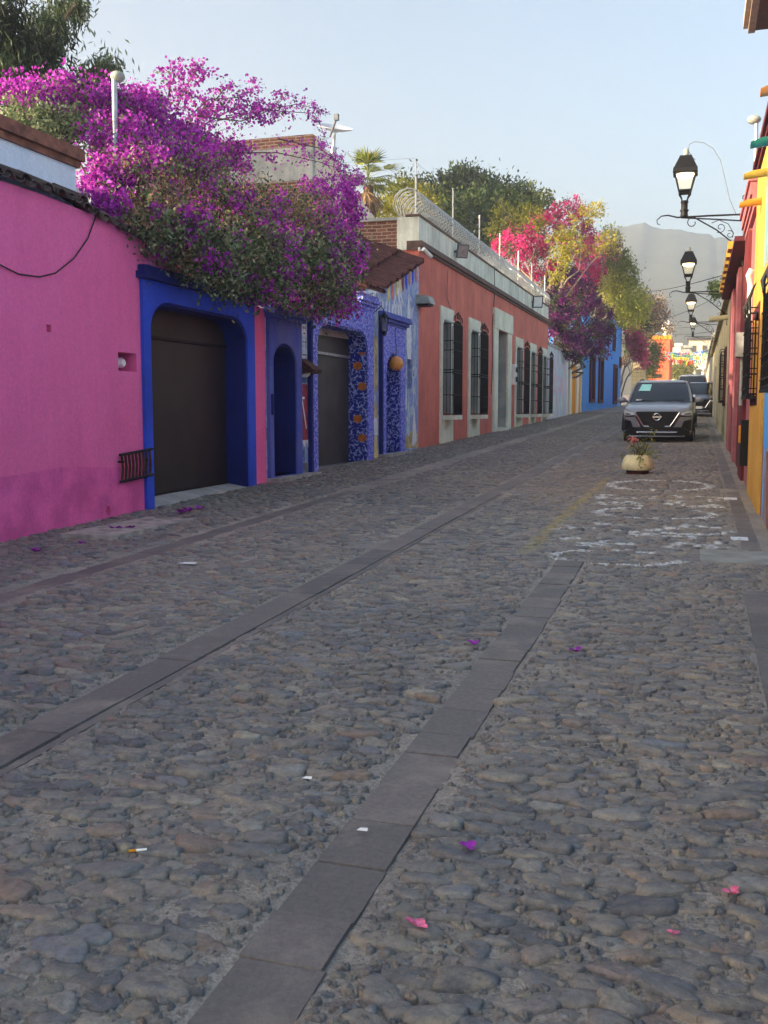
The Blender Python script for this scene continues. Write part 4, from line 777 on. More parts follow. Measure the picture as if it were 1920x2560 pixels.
# rose and red house with deep eave
rh = empty('rose_house', (XR, 20, gz(20)), 'rose and dark red house with a deep maroon eave, behind the yellow wall', 'house')
def zpl(): pass
m = MB(); rslab(m, [[(15.22, -.2), (19.6, -.2), (19.6, 4.35), (15.22, 4.35)]], 0, -.35); m.build('wall', 'rose_paint', rh)
m = MB(); rslab(m, [[(19.61, -.2), (26.4, -.2), (26.4, 4.3), (19.61, 4.3)]], -.02, -.35); m.build('wall', 'dark_red_paint', rh)
m = MB(); rslab(m, [rect(16.9, 18.2, 0, 4.34)], .05, -.02); m.build('pilaster', 'dark_red_paint', rh); m = MB(); rslab(m, [rect(21.0, 22.2, 0, 4.3)], .04, -.03); m.build('pilaster', 'rose_paint', rh); m = MB(); rslab(m, [rect(24.6, 26.38, 0, 4.3)], .03, -.03); m.build('pilaster', 'rose_paint', rh)
m = MB(); m.box((XR-.22, 18.2, 4.36), (XR+.4, 27.5, 4.44)); m.build('eave', 'maroon_paint', rh)
m = MB(); m.box((XR-.06, 15.24, 4.352), (XR+.4, 18.18, 4.44)).box((XR-.09, 15.2, 4.442), (XR+.4, 18.2, 4.52)).box((XR-.12, 15.24, 4.522), (XR+.4, 18.18, 4.70)).box((XR-.15, 15.2, 4.702), (XR+.4, 18.22, 4.78)); m.build('cornice', 'rose_paint', rh)
for i in range(8): y = 19.6+1.0*i; MB().box((XR-.29, y, 4.445), (XR+.1, y+.5, 4.58)).build('eave_tile', 'yellow_tile', rh)
MB().box((XR+.42, 15.3, 0), (9, 26.3, 4.8)).build('rear_block', 'rose_paint', rh)
q = UX(1601, 930, XR-.08); e = empty('open_box', (XR, q[1], q[2]), 'dark open metal meter box low on the rose wall', 'meter box')
MB().box((XR-.13, 15.30, .72), (XR, 15.95, 1.38)).build('case', 'iron', e); MB().box((XR-.15, 15.36, 1.05), (XR-.131, 15.62, 1.30)).build('meter', 'ochre_paint', e)
e = empty('conduit_box', (XR, 17.3, 2.4), 'pale grey electric box on the dark red pilaster', 'box'); MB().box((XR-.19, 16.6, 2.35), (XR-.051, 17.1, 2.72)).build('case', 'grey_box', e); MB().tube([(XR-.09, 16.85, 2.35), (XR-.09, 16.85, 1.6)], .03, 6).build('conduit', 'grey_box', e)
e = empty('conduit_pipe', (XR, 14.9, 3), 'white conduit pipe with bent top beside the yellow wall', 'pipe'); MB().tube([(XR-.07, 15.35, 2.1), (XR-.07, 15.35, 3.3), (XR-.10, 15.3, 3.42), (XR-.06, 15.28, 3.5)], .04, 8).build('pipe', 'white_plastic', e)
# cream house
ch = empty('cream_house', (XR, 40, gz(40)), 'long weathered cream plaster house beyond the dark red wall', 'house')
m = MB(); rslab(m, [[(26.42, 0), (58, 0), (58, 4.45), (26.42, 4.45)], rect(29.2, 31.0, 1.8, 3.2)], .0, -.35); m.build('wall', 'cream_paint', ch)
MB().box((XR-.14, 26.44, 4.452), (XR+.3, 57.9, 4.56)).build('coping', 'stone_block', ch); MB().box((XR+.36, 26.5, 0), (9, 57, 4.4)).build('rear_block', 'cream_paint', ch); reja(ch, 29.25, 30.95, 1.78, 3.15, .14, False)
MB().tube([(XR+.1, 29, 4.05), (XR-.5, 29, 4.0)], .07, 7).build('rain_spout', 'cream_paint', ch)
m = MB(); rslab(m, [rect(45, 46.2, 1.0, 3.4)], .05, -.02); m.build('shutter', 'far_grey', ch)
fh = empty('far_right_house', (XR, 80, gz(80)), 'plain grey cream house, farthest on the right side', 'house')
m = MB(); rslab(m, [[(58.1, .5), (150, .5), (150, 5.6), (58.1, 5.6)]], -.15, -.5); m.build('wall', 'beige_paint', fh); MB().box((XR-.05, 58.12, 5.602), (XR+.6, 150, 5.8)).build('cornice', 'concrete', fh); MB().box((XR+.6, 58.2, 0), (9, 150, 5.5)).build('rear_block', 'beige_paint', fh)
# ------------------------------------------------------------------ street lanterns on brackets
def scroll(c, r0, r1, a0, a1, n=16): return [(c[0]+(r0+(r1-r0)*i/n)*math.cos(a0+(a1-a0)*i/n), 0, c[1]+(r0+(r1-r0)*i/n)*math.sin(a0+(a1-a0)*i/n)) for i in range(n+1)]
def street_lantern(loc, label, L=1.0):
    e = empty('street_lantern', loc, label, 'street lantern', 'bracket street lanterns along the right walls')
    b = MB(); b.tube([(0, 0, 0), (-L*.6, 0, .01), (-L-.12, 0, .01), (-L-.30, 0, .06), (-L-.42, 0, .05), (-L-.50, 0, -.02), (-L-.49, 0, -.09), (-L-.44, 0, -.11)], [.018, .018, .016, .014, .012, .010, .009, .007], 6)
    b.tube([(0, 0, -.12), (-L*.5, 0, -.06), (-L-.05, 0, 0)], .014, 6); b.tube([(-L*.84, 0, 0), (-L*.45, 0, -.26), (-.18, 0, -.52), (-.05, 0, -.62), (0, 0, -.62)], .014, 6)
    b.tube(scroll((-L*.86, -.10), .10, .05, 1.57, 6.6), .009, 5); b.tube(scroll((-.16, -.70), .11, .03, 1.5, -5.5), .010, 5); b.tube(scroll((-.42, -.22), .10, .02, -2.2, 5.), .007, 4); b.tube(scroll((-.25, -.36), .08, .02, 2.0, -5.), .007, 4)
    b.tube([(-.58, 0, -.13), (-.45, 0, -.08), (-.28, 0, -.16), (-.18, 0, -.34), (-.2, 0, -.42)], .007, 4)
    b.tube([(0, 0, -.95), (0, 0, .22)], .018, 6); b.tube(scroll((.0, .30), .09, .03, -1.57, 4), .009, 5); b.build('bracket', 'iron', e, local=True)
    b = MB(); c = (-L, 0, 0); b.lathe([(.055, .012), (.06, .03), (.055, .05), (.055, .09), (.066, .10), (.066, .12), (.050, .13), (.050, .22), (.06, .235), (.055, .26)], c, 14); b.build('post_socket', 'iron', e, local=True, smooth=True)
    b = MB()
    for k in range(4): a = math.pi/4+k*math.pi/2; cs, sn = math.cos(a), math.sin(a); b.tube([(-L+.05*cs, .05*sn, .25), (-L+.07*cs, .07*sn, .31), (-L+.12*cs, .12*sn, .37), (-L+.125*cs, .125*sn, .41), (-L+.215*cs, .215*sn, .68)], .011, 5)
    b.lathe([(.13, .37), (.135, .385), (.10, .388)], c, 4, a0=math.pi/4); b.lathe([(.14, .405), (.14, .425), (.10, .428)], c, 4, a0=math.pi/4); b.build('lantern_frame', 'iron', e, local=True)
    b = MB(); b.lathe([(.245, .665), (.262, .68), (.255, .74), (.232, .765), (.13, .93), (.13, .945), (.02, .95)], c, 4, a0=math.pi/4); b.build('hood', 'iron', e, local=True)
    b = MB(); vs = [(-L+r_*math.cos(math.pi/4+k*math.pi/2), r_*math.sin(math.pi/4+k*math.pi/2), z) for r_, z in ((.118, .43), (.205, .675)) for k in range(4)]; b.add(vs, [(k, (k+1) % 4, 4+(k+1) % 4, 4+k) for k in range(4)]); b.build('pane', 'lamp_pane', e, local=True)
    b = MB(); b.lathe([(.02, .60), (.11, .625), (.15, .66), (.15, .664)], c, 14); b.build('lamp_bulb', 'lamp_glow', e, local=True, smooth=True)
    b = MB(); b.lathe([(.03, .95), (.045, .965), (.045, 1.04), (.038, 1.055)], c, 10); b.build('photocell', 'grey_box', e, local=True, smooth=True)
    return e
q = UX(1608, 463, XR); LW = XR-UY(1478, 463, q[1])[0]
sl1 = street_lantern(tuple(q), 'nearest lit street lantern on a scrolled bracket, above the yellow wall', LW)
for c_ in sl1.children:
    if not c_.name.startswith('bracket'):
        for v_ in c_.data.vertices: v_.co = Vector((-LW+(v_.co.x+LW)*1.22, v_.co.y*1.22, v_.co.z*1.2))
def copy_tree(o, parent=None):
    c = o.copy(); COL.objects.link(c); c.parent = parent
    for ch_ in list(o.children): copy_tree(ch_, c)
    return c
for (px_, py_, Y_, lb) in ((1486, 632, 30.2, 'second lit street lantern, against the mountain above the cream house'), (1480, 697, 43, 'third street lantern, smaller and lower against the mountain'), (1489, 728, 62, 'farthest street lantern near the bunting, almost hidden by the cream wall')):
    p_ = UY(px_, py_, Y_); c = copy_tree(sl1); c.location = (XR, Y_, p_[2]); c['label'] = lb; ORG[c.name] = np.array(c.location)
p0 = np.array(sl1.location)
pts = [UX(x, y, XR-.5) for x, y in ((1502, 345), (1493, 338), (1487, 325), (1489, 312), (1500, 306), (1520, 308), (1540, 320), (1556, 345), (1566, 385), (1576, 430), (1586, 462))]; pts = [(p[0]+.45*i/10-.35, sl1.location.y, p[2]) for i, p in enumerate(pts)]
L_ = .96; y0_ = sl1.location.y; pts = []
for (x, y) in ((1502, 345), (1493, 338), (1487, 325), (1489, 312), (1500, 306), (1520, 308), (1540, 320), (1556, 345), (1566, 385), (1576, 430), (1590, 462), (1606, 466)): pts.append(tuple(UY(x, y, y0_)))
tag(MB().tube(pts, .007, 5).build('lamp_cable', 'cable_grey', loc=pts[-1]), 'thin cable looping from the nearest lantern hood to the wall', 'cable')
# planter on the cream coping
def UYp(x, y, Y): return tuple(UY(x, y, Y))
# ------------------------------------------------------------------ overhead cables and bunting
for (a, b, sag, lb) in (((1375, 630, 72, ), (1560, 595, 30), .15, 'single black cable strung across the mountain to the right roofs'), ((1448, 708, 120), (1535, 700, 58), .1, 'low cable crossing the street before the bunting'), ((1450, 722, 118), (1538, 716, 58), .1, 'lowest cable crossing the street above the bunting'), ((1395, 690, 80), (1535, 648, 50), .3, 'slack cable behind the third lantern')):
    A = np.array(UY(*a)); B = np.array(UY(*b)); pts = [tuple(A+(B-A)*q-np.array((0, 0, sag*4*q*(1-q)))) for q in np.linspace(0, 1, 9)]
    tag(MB().tube(pts, .012 if a[2] < 100 else .016, 4).build('overhead_cable', 'cable_black', loc=pts[4]), lb, 'cable')
for i, (mt, yy, lb) in enumerate((('flag_blue', 757, 'string of mostly blue paper flags, top row of the bunting'), ('flag_green', 761, 'string of mostly green paper flags in the bunting under the blue row'), ('flag_yellow', 765, 'string of mostly yellow paper flags in the middle of the bunting'), ('flag_red', 770, 'string of mostly red paper flags, lowest row of the bunting'))):
    Y_ = 114-7*i; A = np.array(UY(1436, yy+2, Y_)); B_ = np.array(UY(1537, yy-5+2*i, Y_)); n = 30; m = MB(); ln = [A+(B_-A)*q-np.array((0, 0, .30*4*q*(1-q)+.05*math.sin(q*23+i))) for q in np.linspace(0, 1, n+1)]; cols = ['flag_blue', 'flag_green', 'flag_yellow', 'flag_red', 'plate_white']
    m.tube([tuple(p) for p in ln], .012, 3, 4)
    for j in range(n):
        a, b = ln[j], ln[j+1]; w = (b-a)*random.uniform(.6, .85); dn = np.array((random.uniform(-.12, .12), random.uniform(-.3, .3), -.34+.16*random.random())); m.add([a, a+w, a+w+dn, a+w*.5+dn*1.2, a+dn], [(0, 1, 2, 3, 4)], i if random.random() < .62 else random.randint(0, 4))
    tag(m.build('flag_string', cols, loc=tuple(ln[n//2])), lb, 'bunting', 'paper flag bunting across the street')
# ------------------------------------------------------------------ planter in the road
q = UG(1375, 1027); PX, PY = q[0], q[1]+.27; PZ = S*PY+.006
e = empty('planter', (PX, PY, PZ), 'round cream concrete planter on a dark foot, parked in front of the grey car', 'planter')
MB().lathe([(.20, 0), (.20, .06), (.185, .085)], (PX, PY, PZ), 8, a0=.39).build('foot', 'pot_foot', e)
m = MB(); m.lathe([(.19, .062), (.255, .075), (.272, .10), (.27, .17), (.24, .26), (.20, .315), (.185, .325), (.17, .32), (.16, .29)], (PX, PY, PZ), 28); m.build('bowl', 'pot', e, smooth=True)
MB().lathe([(.165, .27), (.165, .30), (.02, .305)], (PX, PY, PZ), 16).build('soil', 'soil', e)
m = MB(); m.tube([(PX+.06, PY-.205, PZ+.315), (PX+.055, PY-.25, PZ+.25), (PX+.03, PY-.275, PZ+.17), (PX+.07, PY-.278, PZ+.11)], .004, 4); m.build('crack', 'soil', e)
PL = (PX, PY, PZ)

# ------------------------------------------------------------------ cars
PLAN = [(0, 0), (.30, .005), (.50, .03), (.66, .085), (.78, .17), (.85, .31), (.88, .58), (.88, 1.2), (.885, 2.2), (.88, 3.5), (.855, 3.95), (.76, 4.2), (.5, 4.28), (0, 4.3)]
def yfr(x): return float(np.interp(abs(x), [p[0] for p in PLAN[:7]], [p[1] for p in PLAN[:7]]))
def car(loc, rz, paint, label, front=True, scale=1., emblem=True, sticker=False, roof=None, plate='car_black', tall=1.0):
    e = empty('parked_car', loc, label, 'car', 'cars parked along the right side', rz); e.scale = (scale, scale, scale*tall)
    loop = [(x, y) for x, y in PLAN]+[(-x, y) for x, y in PLAN[-2:0:-1]]; n = len(loop)
    ztop = lambda y: float(np.interp(y, [0, .1, .35, .8, 1.15, 1.6, 3.6, 4.1, 4.3], [.80, .835, .89, .97, 1.02, 1.03, 1.05, 1.04, .98]))
    m = MB(); vs = []; lay = [(.95, .20, 0), (1.0, .30, 0), (1.0, .50, 0), (1.005, .66, 0), (.985, -.04, 1), (.955, .0, 1), (.86, .018, 1), (.5, .030, 1), (.04, .034, 1)]
    for sc_, z, rel in lay:
        for x, y in loop:
            yy = 2.15+(y-2.15)*(sc_ if sc_ > .9 else 1-(1-sc_)*.55) if rel else 2.15+(y-2.15)*(1-(1-sc_)*.5); vs.append((x*sc_, yy, (ztop(yy)+z) if rel else z))
    fs = [(i*n+j, i*n+(j+1) % n, (i+1)*n+(j+1) % n, (i+1)*n+j) for i in range(len(lay)-1) for j in range(n)]; fs += [tuple(reversed(range(n))), tuple((len(lay)-1)*n+j for j in range(n))]
    m.add(vs, fs); m.build('body', paint, e, local=True, smooth=True)
    # cabin: glass house with painted roof and pillars
    rings = [(1.08, 4.18, .80, 1.02), (1.40, 4.12, .765, 1.22), (1.78, 4.02, .70, 1.44), (2.02, 3.9, .64, 1.545)]; gs = MB(); vs = []
    for y0, y1, w, z in rings: vs += [(-w, y0+.06, z), (-w*.55, y0-.03, z), (0, y0-.06, z), (w*.55, y0-.03, z), (w, y0+.06, z), (w, (y0+y1)/2, z), (w, y1-.05, z), (0, y1, z), (-w, y1-.05, z), (-w, (y0+y1)/2, z)]
    gs.add(vs, [(i*10+j, i*10+(j+1) % 10, (i+1)*10+(j+1) % 10, (i+1)*10+j) for i in range(3) for j in range(10)]); gs.build('window_glass', 'car_glass', e, local=True, smooth=True)
    rf = MB(); vs = []
    for y0, y1, w, z in ((1.98, 3.96, .665, 1.535), (2.0, 3.94, .655, 1.565), (2.12, 3.85, .56, 1.60), (2.4, 3.6, .3, 1.612)): vs += [(-w, y0+.05, z), (-w*.55, y0-.03, z), (0, y0-.06, z), (w*.55, y0-.03, z), (w, y0+.05, z), (w, (y0+y1)/2, z), (w, y1-.05, z), (0, y1, z), (-w, y1-.05, z), (-w, (y0+y1)/2, z)]
    rf.add(vs, [(i*10+j, i*10+(j+1) % 10, (i+1)*10+(j+1) % 10, (i+1)*10+j) for i in range(3) for j in range(10)]+[tuple(range(30, 40)), tuple(range(9, -1, -1))]); rf.build('roof', roof or paint, e, local=True, smooth=True)
    for s in (-1, 1):
        p = MB(); p.tube([(s*.805, 1.10, 1.02), (s*.77, 1.45, 1.22), (s*.705, 1.82, 1.44), (s*.645, 2.05, 1.555)], .032, 6); p.build('pillar', roof or paint, e, local=True, smooth=True)
        for yy in (2.55, 3.45): MB().tube([(s*.815, yy, 1.02), (s*.655, yy+.05, 1.55)], .03, 6).build('pillar', 'car_black', e, local=True)
        MB().box((s*.885, 1.15, .30), (s*.895, 3.4, .42)).build('sill_trim', 'car_black', e, local=True)
        MB().tube([(s*.58, 2.2, 1.61), (s*.59, 3.0, 1.645), (s*.58, 3.8, 1.61)], .016, 5).build('roof_rail', 'car_black', e, local=True)
        q = MB(); q.sphere((s*1.0, 1.32, 1.08), .1, 12, sc=(1.25, .8, .85)); mr = q.build('mirror', paint if emblem else 'chrome', e, local=True, smooth=True); MB().tube([(s*.80, 1.36, 1.03), (s*.95, 1.34, 1.06)], .03, 6).build('mirror_arm', 'car_black', mr, local=True)
        for yy in (.80, 3.42):
            w = MB(); w.lathe([(.22, -.11), (.325, -.10), (.34, -.06), (.34, .06), (.325, .10), (.22, .11)], (s*.77, yy, .33), 24, axis='X'); wh = w.build('wheel', 'rubber', e, local=True, smooth=True)
            r_ = MB(); r_.lathe([(.06, s*.075), (.22, s*.10), (.225, s*.05)], (s*.77, yy, .33), 20, axis='X')
            for k in range(5): a = k*2*math.pi/5; r_.tube([(s*.87, yy, .33), (s*.87, yy+.2*math.cos(a), .33+.2*math.sin(a))], .025, 5)
            r_.build('rim', 'chrome', wh, local=True)
            ar = MB(); ar.tube([(s*.875, yy+.40*math.cos(a), .33+.40*math.sin(a)) for a in np.linspace(-.1, math.pi+.1, 14)], .04, 6); ar.build('wheel_arch', 'car_black', e, local=True)
    def plate_(poly, k=.014, th=.05):                               # plate that follows the curve of the bumper, cut in upright strips
        xs_ = sorted(set([p[0] for p in poly])|set(np.linspace(min(p[0] for p in poly), max(p[0] for p in poly), 13))); m = MB(); rows = []
        for x in xs_:
            zs = []
            for (xa, za), (xb, zb) in zip(poly, poly[1:]+poly[:1]):
                if min(xa, xb)-1e-9 <= x <= max(xa, xb)+1e-9: zs += [za, zb] if abs(xb-xa) < 1e-9 else [za+(zb-za)*(x-xa)/(xb-xa)]
            rows.append((x, min(zs), max(zs)+1e-4))
        vs = []
        for x, z0, z1 in rows: y = yfr(x); vs += [(x, y-k, z0), (x, y-k, z1), (x, y+th, z1), (x, y+th, z0)]
        n_ = len(rows); fs = [(4*i+q, 4*i+(q+1) % 4, 4*i+4+(q+1) % 4, 4*i+4+q) for i in range(n_-1) for q in range(4)]+[(0, 3, 2, 1), (4*n_-4, 4*n_-3, 4*n_-2, 4*n_-1)]
        return m.add(vs, fs)
    if front:
        g = plate_([(-.50, .80), (.50, .80), (.56, .765), (.36, .42), (-.36, .42), (-.56, .765)], .022); gl = g.build('grille', 'car_black', e, local=True)
        h = MB()
        for i in range(6):
            z = .47+.055*i; wv = .36+(z-.42)*.5; h.tube([(x, yfr(x)-.03, z) for x in np.linspace(-wv, wv, 9)], .004, 4)
        h.build('mesh_bar', 'iron', gl, local=True)
        c = MB()
        for s in (-1, 1): c.tube([(s*.545, yfr(.545)-.035, .77), (s*.33, yfr(.33)-.035, .43), (s*.20, yfr(.2)-.035, .425)], .014, 6)
        c.build('chrome_trim', 'chrome', gl, local=True)
        if emblem:
            c = MB(); c.tube([(.085*math.cos(a), -.05, .665+.085*math.sin(a)) for a in np.linspace(0, 6.2832, 22)], .015, 6); c.box((-.115, -.066, .648), (.115, -.04, .682)); c.build('emblem', 'chrome', gl, local=True)
        for s in (-1, 1):
            hl = plate_([(s*.56, .72), (s*.60, .765), (s*.83, .83), (s*.872, .80), (s*.865, .70), (s*.70, .70)], .02).build('headlight', 'lamp_lens', e, local=True)
            plate_([(s*.66, .715), (s*.68, .745), (s*.80, .765), (s*.82, .72)], .026).build('headlight_core', 'cable_grey', hl, local=True)
            plate_([(s*.54, .70), (s*.87, .695), (s*.87, .67), (s*.56, .66)], .018).build('headlight_trim', 'car_black', e, local=True)
            plate_([(s*.60, .40), (s*.66, .56), (s*.86, .60), (s*.86, .32), (s*.80, .31)], .016).build('fog_recess', 'car_black', e, local=True)
            plate_([(s*.44, .70), (s*.55, .695), (s*.40, .40), (s*.33, .40)], .02).build('side_grille', 'car_black', e, local=True)
            MB().tube([(s*.56, yfr(.56)-.03, .69), (s*.47, yfr(.47)-.03, .50), (s*.44, yfr(.44)-.03, .44)], .012, 5).build('bumper_trim', 'chrome', e, local=True)
        plate_([(-.60, .40), (.60, .40), (.80, .30), (.84, .19), (-.84, .19), (-.80, .30)], .03).build('lower_bumper', 'car_black', e, local=True)
        MB().tube([(x, yfr(x)-.045, .275) for x in np.linspace(-.5, .5, 11)], .014, 5).build('bumper_strip', 'chrome', e, local=True)
        MB().tube([(x, yfr(x)-.03, .17) for x in np.linspace(-.7, .7, 11)], .012, 5).build('skid_strip', 'galvanised', e, local=True)
        plate_([(-.20, .38), (.20, .38), (.20, .50), (-.20, .50)], .045).build('number_plate', plate, e, local=True)
        for s in (-1, 1): MB().tube([(s*.10-.05, 1.12, 1.075), (s*.10+.5*(1 if s > 0 else -.9), 1.14, 1.085)], .008, 4).build('wiper', 'car_black', e, local=True)
    if sticker:
        f_ = lambda x, z: (x, float(np.interp(z, [1.02, 1.22, 1.44, 1.545], [1.05, 1.37, 1.75, 1.99]))-.012-.02*(abs(x) < .45), z)
        for nm, poly, mt in (('sticker', [(-.58, 1.32), (-.28, 1.32), (-.26, 1.50), (-.52, 1.50)], 'sticker'), ('label_strip', [(-.62, 1.07), (-.47, 1.07), (-.46, 1.10), (-.61, 1.10)], 'plate_white')):
            q = MB(); q.add([f_(*p) for p in poly], [(0, 1, 2, 3)]); q.build(nm, mt, e, local=True)
    return e
q = UG(1343, 955); q2 = UG(1496, 955); CW = (q2[0]-q[0])
c1 = car(((q[0]+q2[0])/2+.0, q[1]-.25, S*(q[1]+1.7)), R(-1.0), 'car_grey', 'dark grey crossover with a teal windscreen sticker, first in the parked row', scale=CW/1.77, sticker=True); c1.rotation_euler[0] = math.atan(S); c1.location.z = S*c1.location.y
def put(px_, Y_, **k):
    x = UY(px_, 955, Y_)[0]; c = car((x, Y_, S*Y_), R(k.pop('rz', -1)), **k); c.rotation_euler[0] = math.atan(S); return c
put(1428, 36.5, paint='car_red', roof='car_silver', label='red car with a pale roof, hidden behind the grey crossover', emblem=False, scale=1.04)
put(1505, 52, paint='car_navy', label='dark navy hatchback with a white number plate, parked by the cream wall', emblem=False, plate='plate_white', scale=1.06)
put(1490, 62, paint='car_silver', label='silver van roof showing above the navy hatchback', emblem=False, scale=1.1, tall=1.25)
# ------------------------------------------------------------------ litter and fallen bracts
def bract(x, y, s, mt, lb, h=.016):
    z = S*y+h; m = MB(); a0 = random.random()*2
    for k in range(3):                                              # three papery bracts round a common foot
        a = a0+k*2.094+random.uniform(-.3, .3); c_, s_ = math.cos(a), math.sin(a); t_ = s*random.uniform(.2, 1.0); w_ = s*random.uniform(.55, .8)
        f_ = lambda u, v, e: (x+c_*u-s_*v, y+s_*u+c_*v, z+e)
        m.add([f_(0, 0, 0), f_(s*.5, w_, t_*.5+s*.25), f_(s*1.1, w_*.7, t_+s*.1), f_(s*1.5, 0, t_), f_(s*1.1, -w_*.7, t_+s*.15), f_(s*.5, -w_, t_*.5+s*.2), f_(s*.75, 0, t_*.45)], [(0, 6, 1), (1, 6, 2), (2, 6, 3), (3, 6, 4), (4, 6, 5), (5, 6, 0)])
    tag(m.build('fallen_bract', mt, loc=(x, y, z)), lb, 'petal', 'bougainvillea bracts fallen on the street')
for (px_, py_, s, mt, lb) in ((1013, 1842, .022, 'petal_purple', 'crumpled purple bract lying right of the near flagstone strip'), (902, 2013, .024, 'petal_pink', 'rose pink bract, nearest large one on the cobbles'), (1023, 1398, .030, 'petal_purple', 'purple bract just left of the near flagstone strip, far up'), (1245, 1414, .030, 'petal_purple', 'purple bract on the cobbles right of the flagstone strip, far up'), (1580, 1942, .020, 'petal_pink', 'small pink bract near the right pavement'), (1455, 2030, .014, 'petal_pink', 'tiny pale pink bract at the lower right'),
    (262, 1147, .05, 'petal_purple', 'purple bract on the concrete strip below the garage, leftmost'), (285, 1146, .05, 'petal_purple', 'purple bract on the concrete strip below the garage, right of the leftmost'), (392, 1112, .06, 'petal_purple', 'purple bract on the street before the garage ramp'), (408, 1108, .055, 'petal_purple', 'purple bract right of another before the garage ramp'), (430, 1104, .05, 'petal_purple', 'purple bract farthest right before the garage ramp'), (175, 1178, .04, 'petal_purple', 'purple bract on the cobbles near the pink wall foot'), (78, 1196, .045, 'petal_purple', 'purple bract farthest left by the pink wall'), (248, 1148, .045, 'petal_purple', 'small purple bract beside the concrete strip')):
    q = UG(px_, py_); bract(q[0], q[1], s, mt, lb)
q = UG(298, 1850); m = MB(); m.tube([(q[0]-.026, q[1]-.012, q[2]+.02), (q[0]-.004, q[1]-.002, q[2]+.021)], .0042, 7, 0); m.tube([(q[0]-.0045, q[1]-.002, q[2]+.021), (q[0]+.026, q[1]+.012, q[2]+.022)], .0042, 7, 1)
tag(m.build('cigarette_butt', ['ochre_paint', 'white_plastic'], loc=tuple(q)), 'white cigarette butt with tan filter on the cobbles', 'cigarette butt')
for (px_, py_, lb) in ((664, 1690, 'white paper scrap left of the near flagstone strip'), (783, 1803, 'thin white paper strip on the near flagstones'), (405, 1221, 'pale scrap on the cobbles near the left gutter strip')):
    q = UG(px_, py_); m = MB(); r_ = .02 if py_ > 1500 else .09; m.add([(q[0]-r_, q[1]-r_*.3, q[2]+.016), (q[0]+r_, q[1]-r_*.4, q[2]+.018), (q[0]+r_*.8, q[1]+r_*.5, q[2]+.022), (q[0]-r_*.6, q[1]+r_*.6, q[2]+.019)], [(0, 1, 2, 3)]); tag(m.build('paper_scrap', 'white_plastic', loc=tuple(q)), lb, 'litter')
m = MB(); y0, y1 = 8.93, 9.56; m.add([(x, y, S*y+z) for z in (-.05, .006) for x, y in ((.07, y0), (.72, y0), (.72, y1), (.07, y1))], [(4, 5, 6, 7), (0, 1, 5, 4), (1, 2, 6, 5), (2, 3, 7, 6), (3, 0, 4, 7)]); b = m.build('drain_cover', 'drain_concrete', loc=(.4, 9.2, S*9.2)); tag(b, 'pale rectangular concrete drain cover at the right edge of the street', 'drain cover')
q = UG(205, 1158); m = MB(); a = UG(105, 1162); b2 = UG(310, 1160); m.box((XL+.42, a[1], S*a[1]-.05), (XL+1.05, a[1]+1.75, S*(a[1]+.9)+.03)); tag(m.build('drain_cover', 'step_stone', loc=(XL+.7, a[1]+.8, S*a[1])), 'flat pinkish concrete cover by the foot of the pink wall', 'drain cover')

for (px_, py_, lb) in ((1578, 1078, 'small white painted mark on the right flagstone strip, the farther one'), (1597, 1165, 'small white painted mark on the right flagstone strip beside the drain cover')):
    q = UG(px_, py_); m = MB(); x0, x1, y0, y1 = q[0]-.08, q[0]+.08, q[1]-.09, q[1]+.09; hy = .03
    m.slab([[(x0, y0), (x1, y0), (x1, y1), (x0, y1)], [(q[0]-.02, q[1]-hy), (q[0]+.02, q[1]-hy), (q[0]+.02, q[1]+hy), (q[0]-.02, q[1]+hy)]], lambda x, y: (x, y, S*y+.012), lambda x, y: (x, y, S*y-.01)); tag(m.build('road_marking', 'paint_white'), lb, None, None, 'structure')

# ------------------------------------------------------------------ plants
def leafmesh(name, P, size, mat, parent, droop=0., asp=.5, out=None, fold=.25, v=None, seed=0):
    """many leaf-sized folded diamonds at points P"""
    g = np.random.default_rng(seed+len(P)); n = len(P); d = g.normal(0, 1, (n, 3)); d[:, 2] -= droop*2
    if out is not None: d += out*1.1
    d /= np.linalg.norm(d, axis=1)[:, None]+1e-9; r_ = g.normal(0, 1, (n, 3)); s = np.cross(d, r_); s /= np.linalg.norm(s, axis=1)[:, None]+1e-9; nn = np.cross(d, s)
    L = size*g.uniform(.6, 1.35, n)[:, None]; w = L*asp
    a = P; b = P+d*L*.5+s*w*.5+nn*L*fold*.3; c = P+d*L; e = P+d*L*.5-s*w*.5+nn*L*fold*.3
    V = np.stack([a, b, c, e], 1).reshape(-1, 3); Q = np.arange(n*4).reshape(n, 4)
    vv = g.random(n) if v is None else np.clip(v+g.normal(0, .16, n), 0, 1)
    return fastmesh(name, V, Q, [mat], parent, attr=vv)
def blobs(spec, n, shell=.45, clump=.0, nclump=0, seed=1, rdep=1.0, maxdep=2.2):
    """points in ellipsoids; spec = (centre, rx, rz, weight)"""
    g = np.random.default_rng(seed); w = np.array([s[3]*max(s[1]*s[2], .02) for s in spec]); w /= w.sum(); idx = g.choice(len(spec), n if not nclump else nclump, p=w)
    u = g.normal(0, 1, (len(idx), 3)); u /= np.linalg.norm(u, axis=1)[:, None]; rad = (shell+(1-shell)*g.random(len(idx)))**.6
    c = np.array([spec[i][0] for i in idx]); sz = np.array([(spec[i][1], min(spec[i][1]*rdep, maxdep), spec[i][2]) for i in idx]); P = c+u*sz*rad[:, None]; O = u
    if nclump:
        j = g.integers(0, len(P), n); P2 = P[j]+g.normal(0, 1, (n, 3))*clump*g.uniform(.4, 1.25, len(P))[j][:, None]; return P2, O[j], j
    return P, O, idx
def B(cx, cy, rx, ry, X=None, Y=None, w=1.):                        # a foliage mass measured on the photograph, at its own distance
    c = UX(cx, cy, X) if X is not None else UY(cx, cy, Y); dist = (c-C0)@fw; k = dist/F*K; return (c, rx*k, ry*k, w)
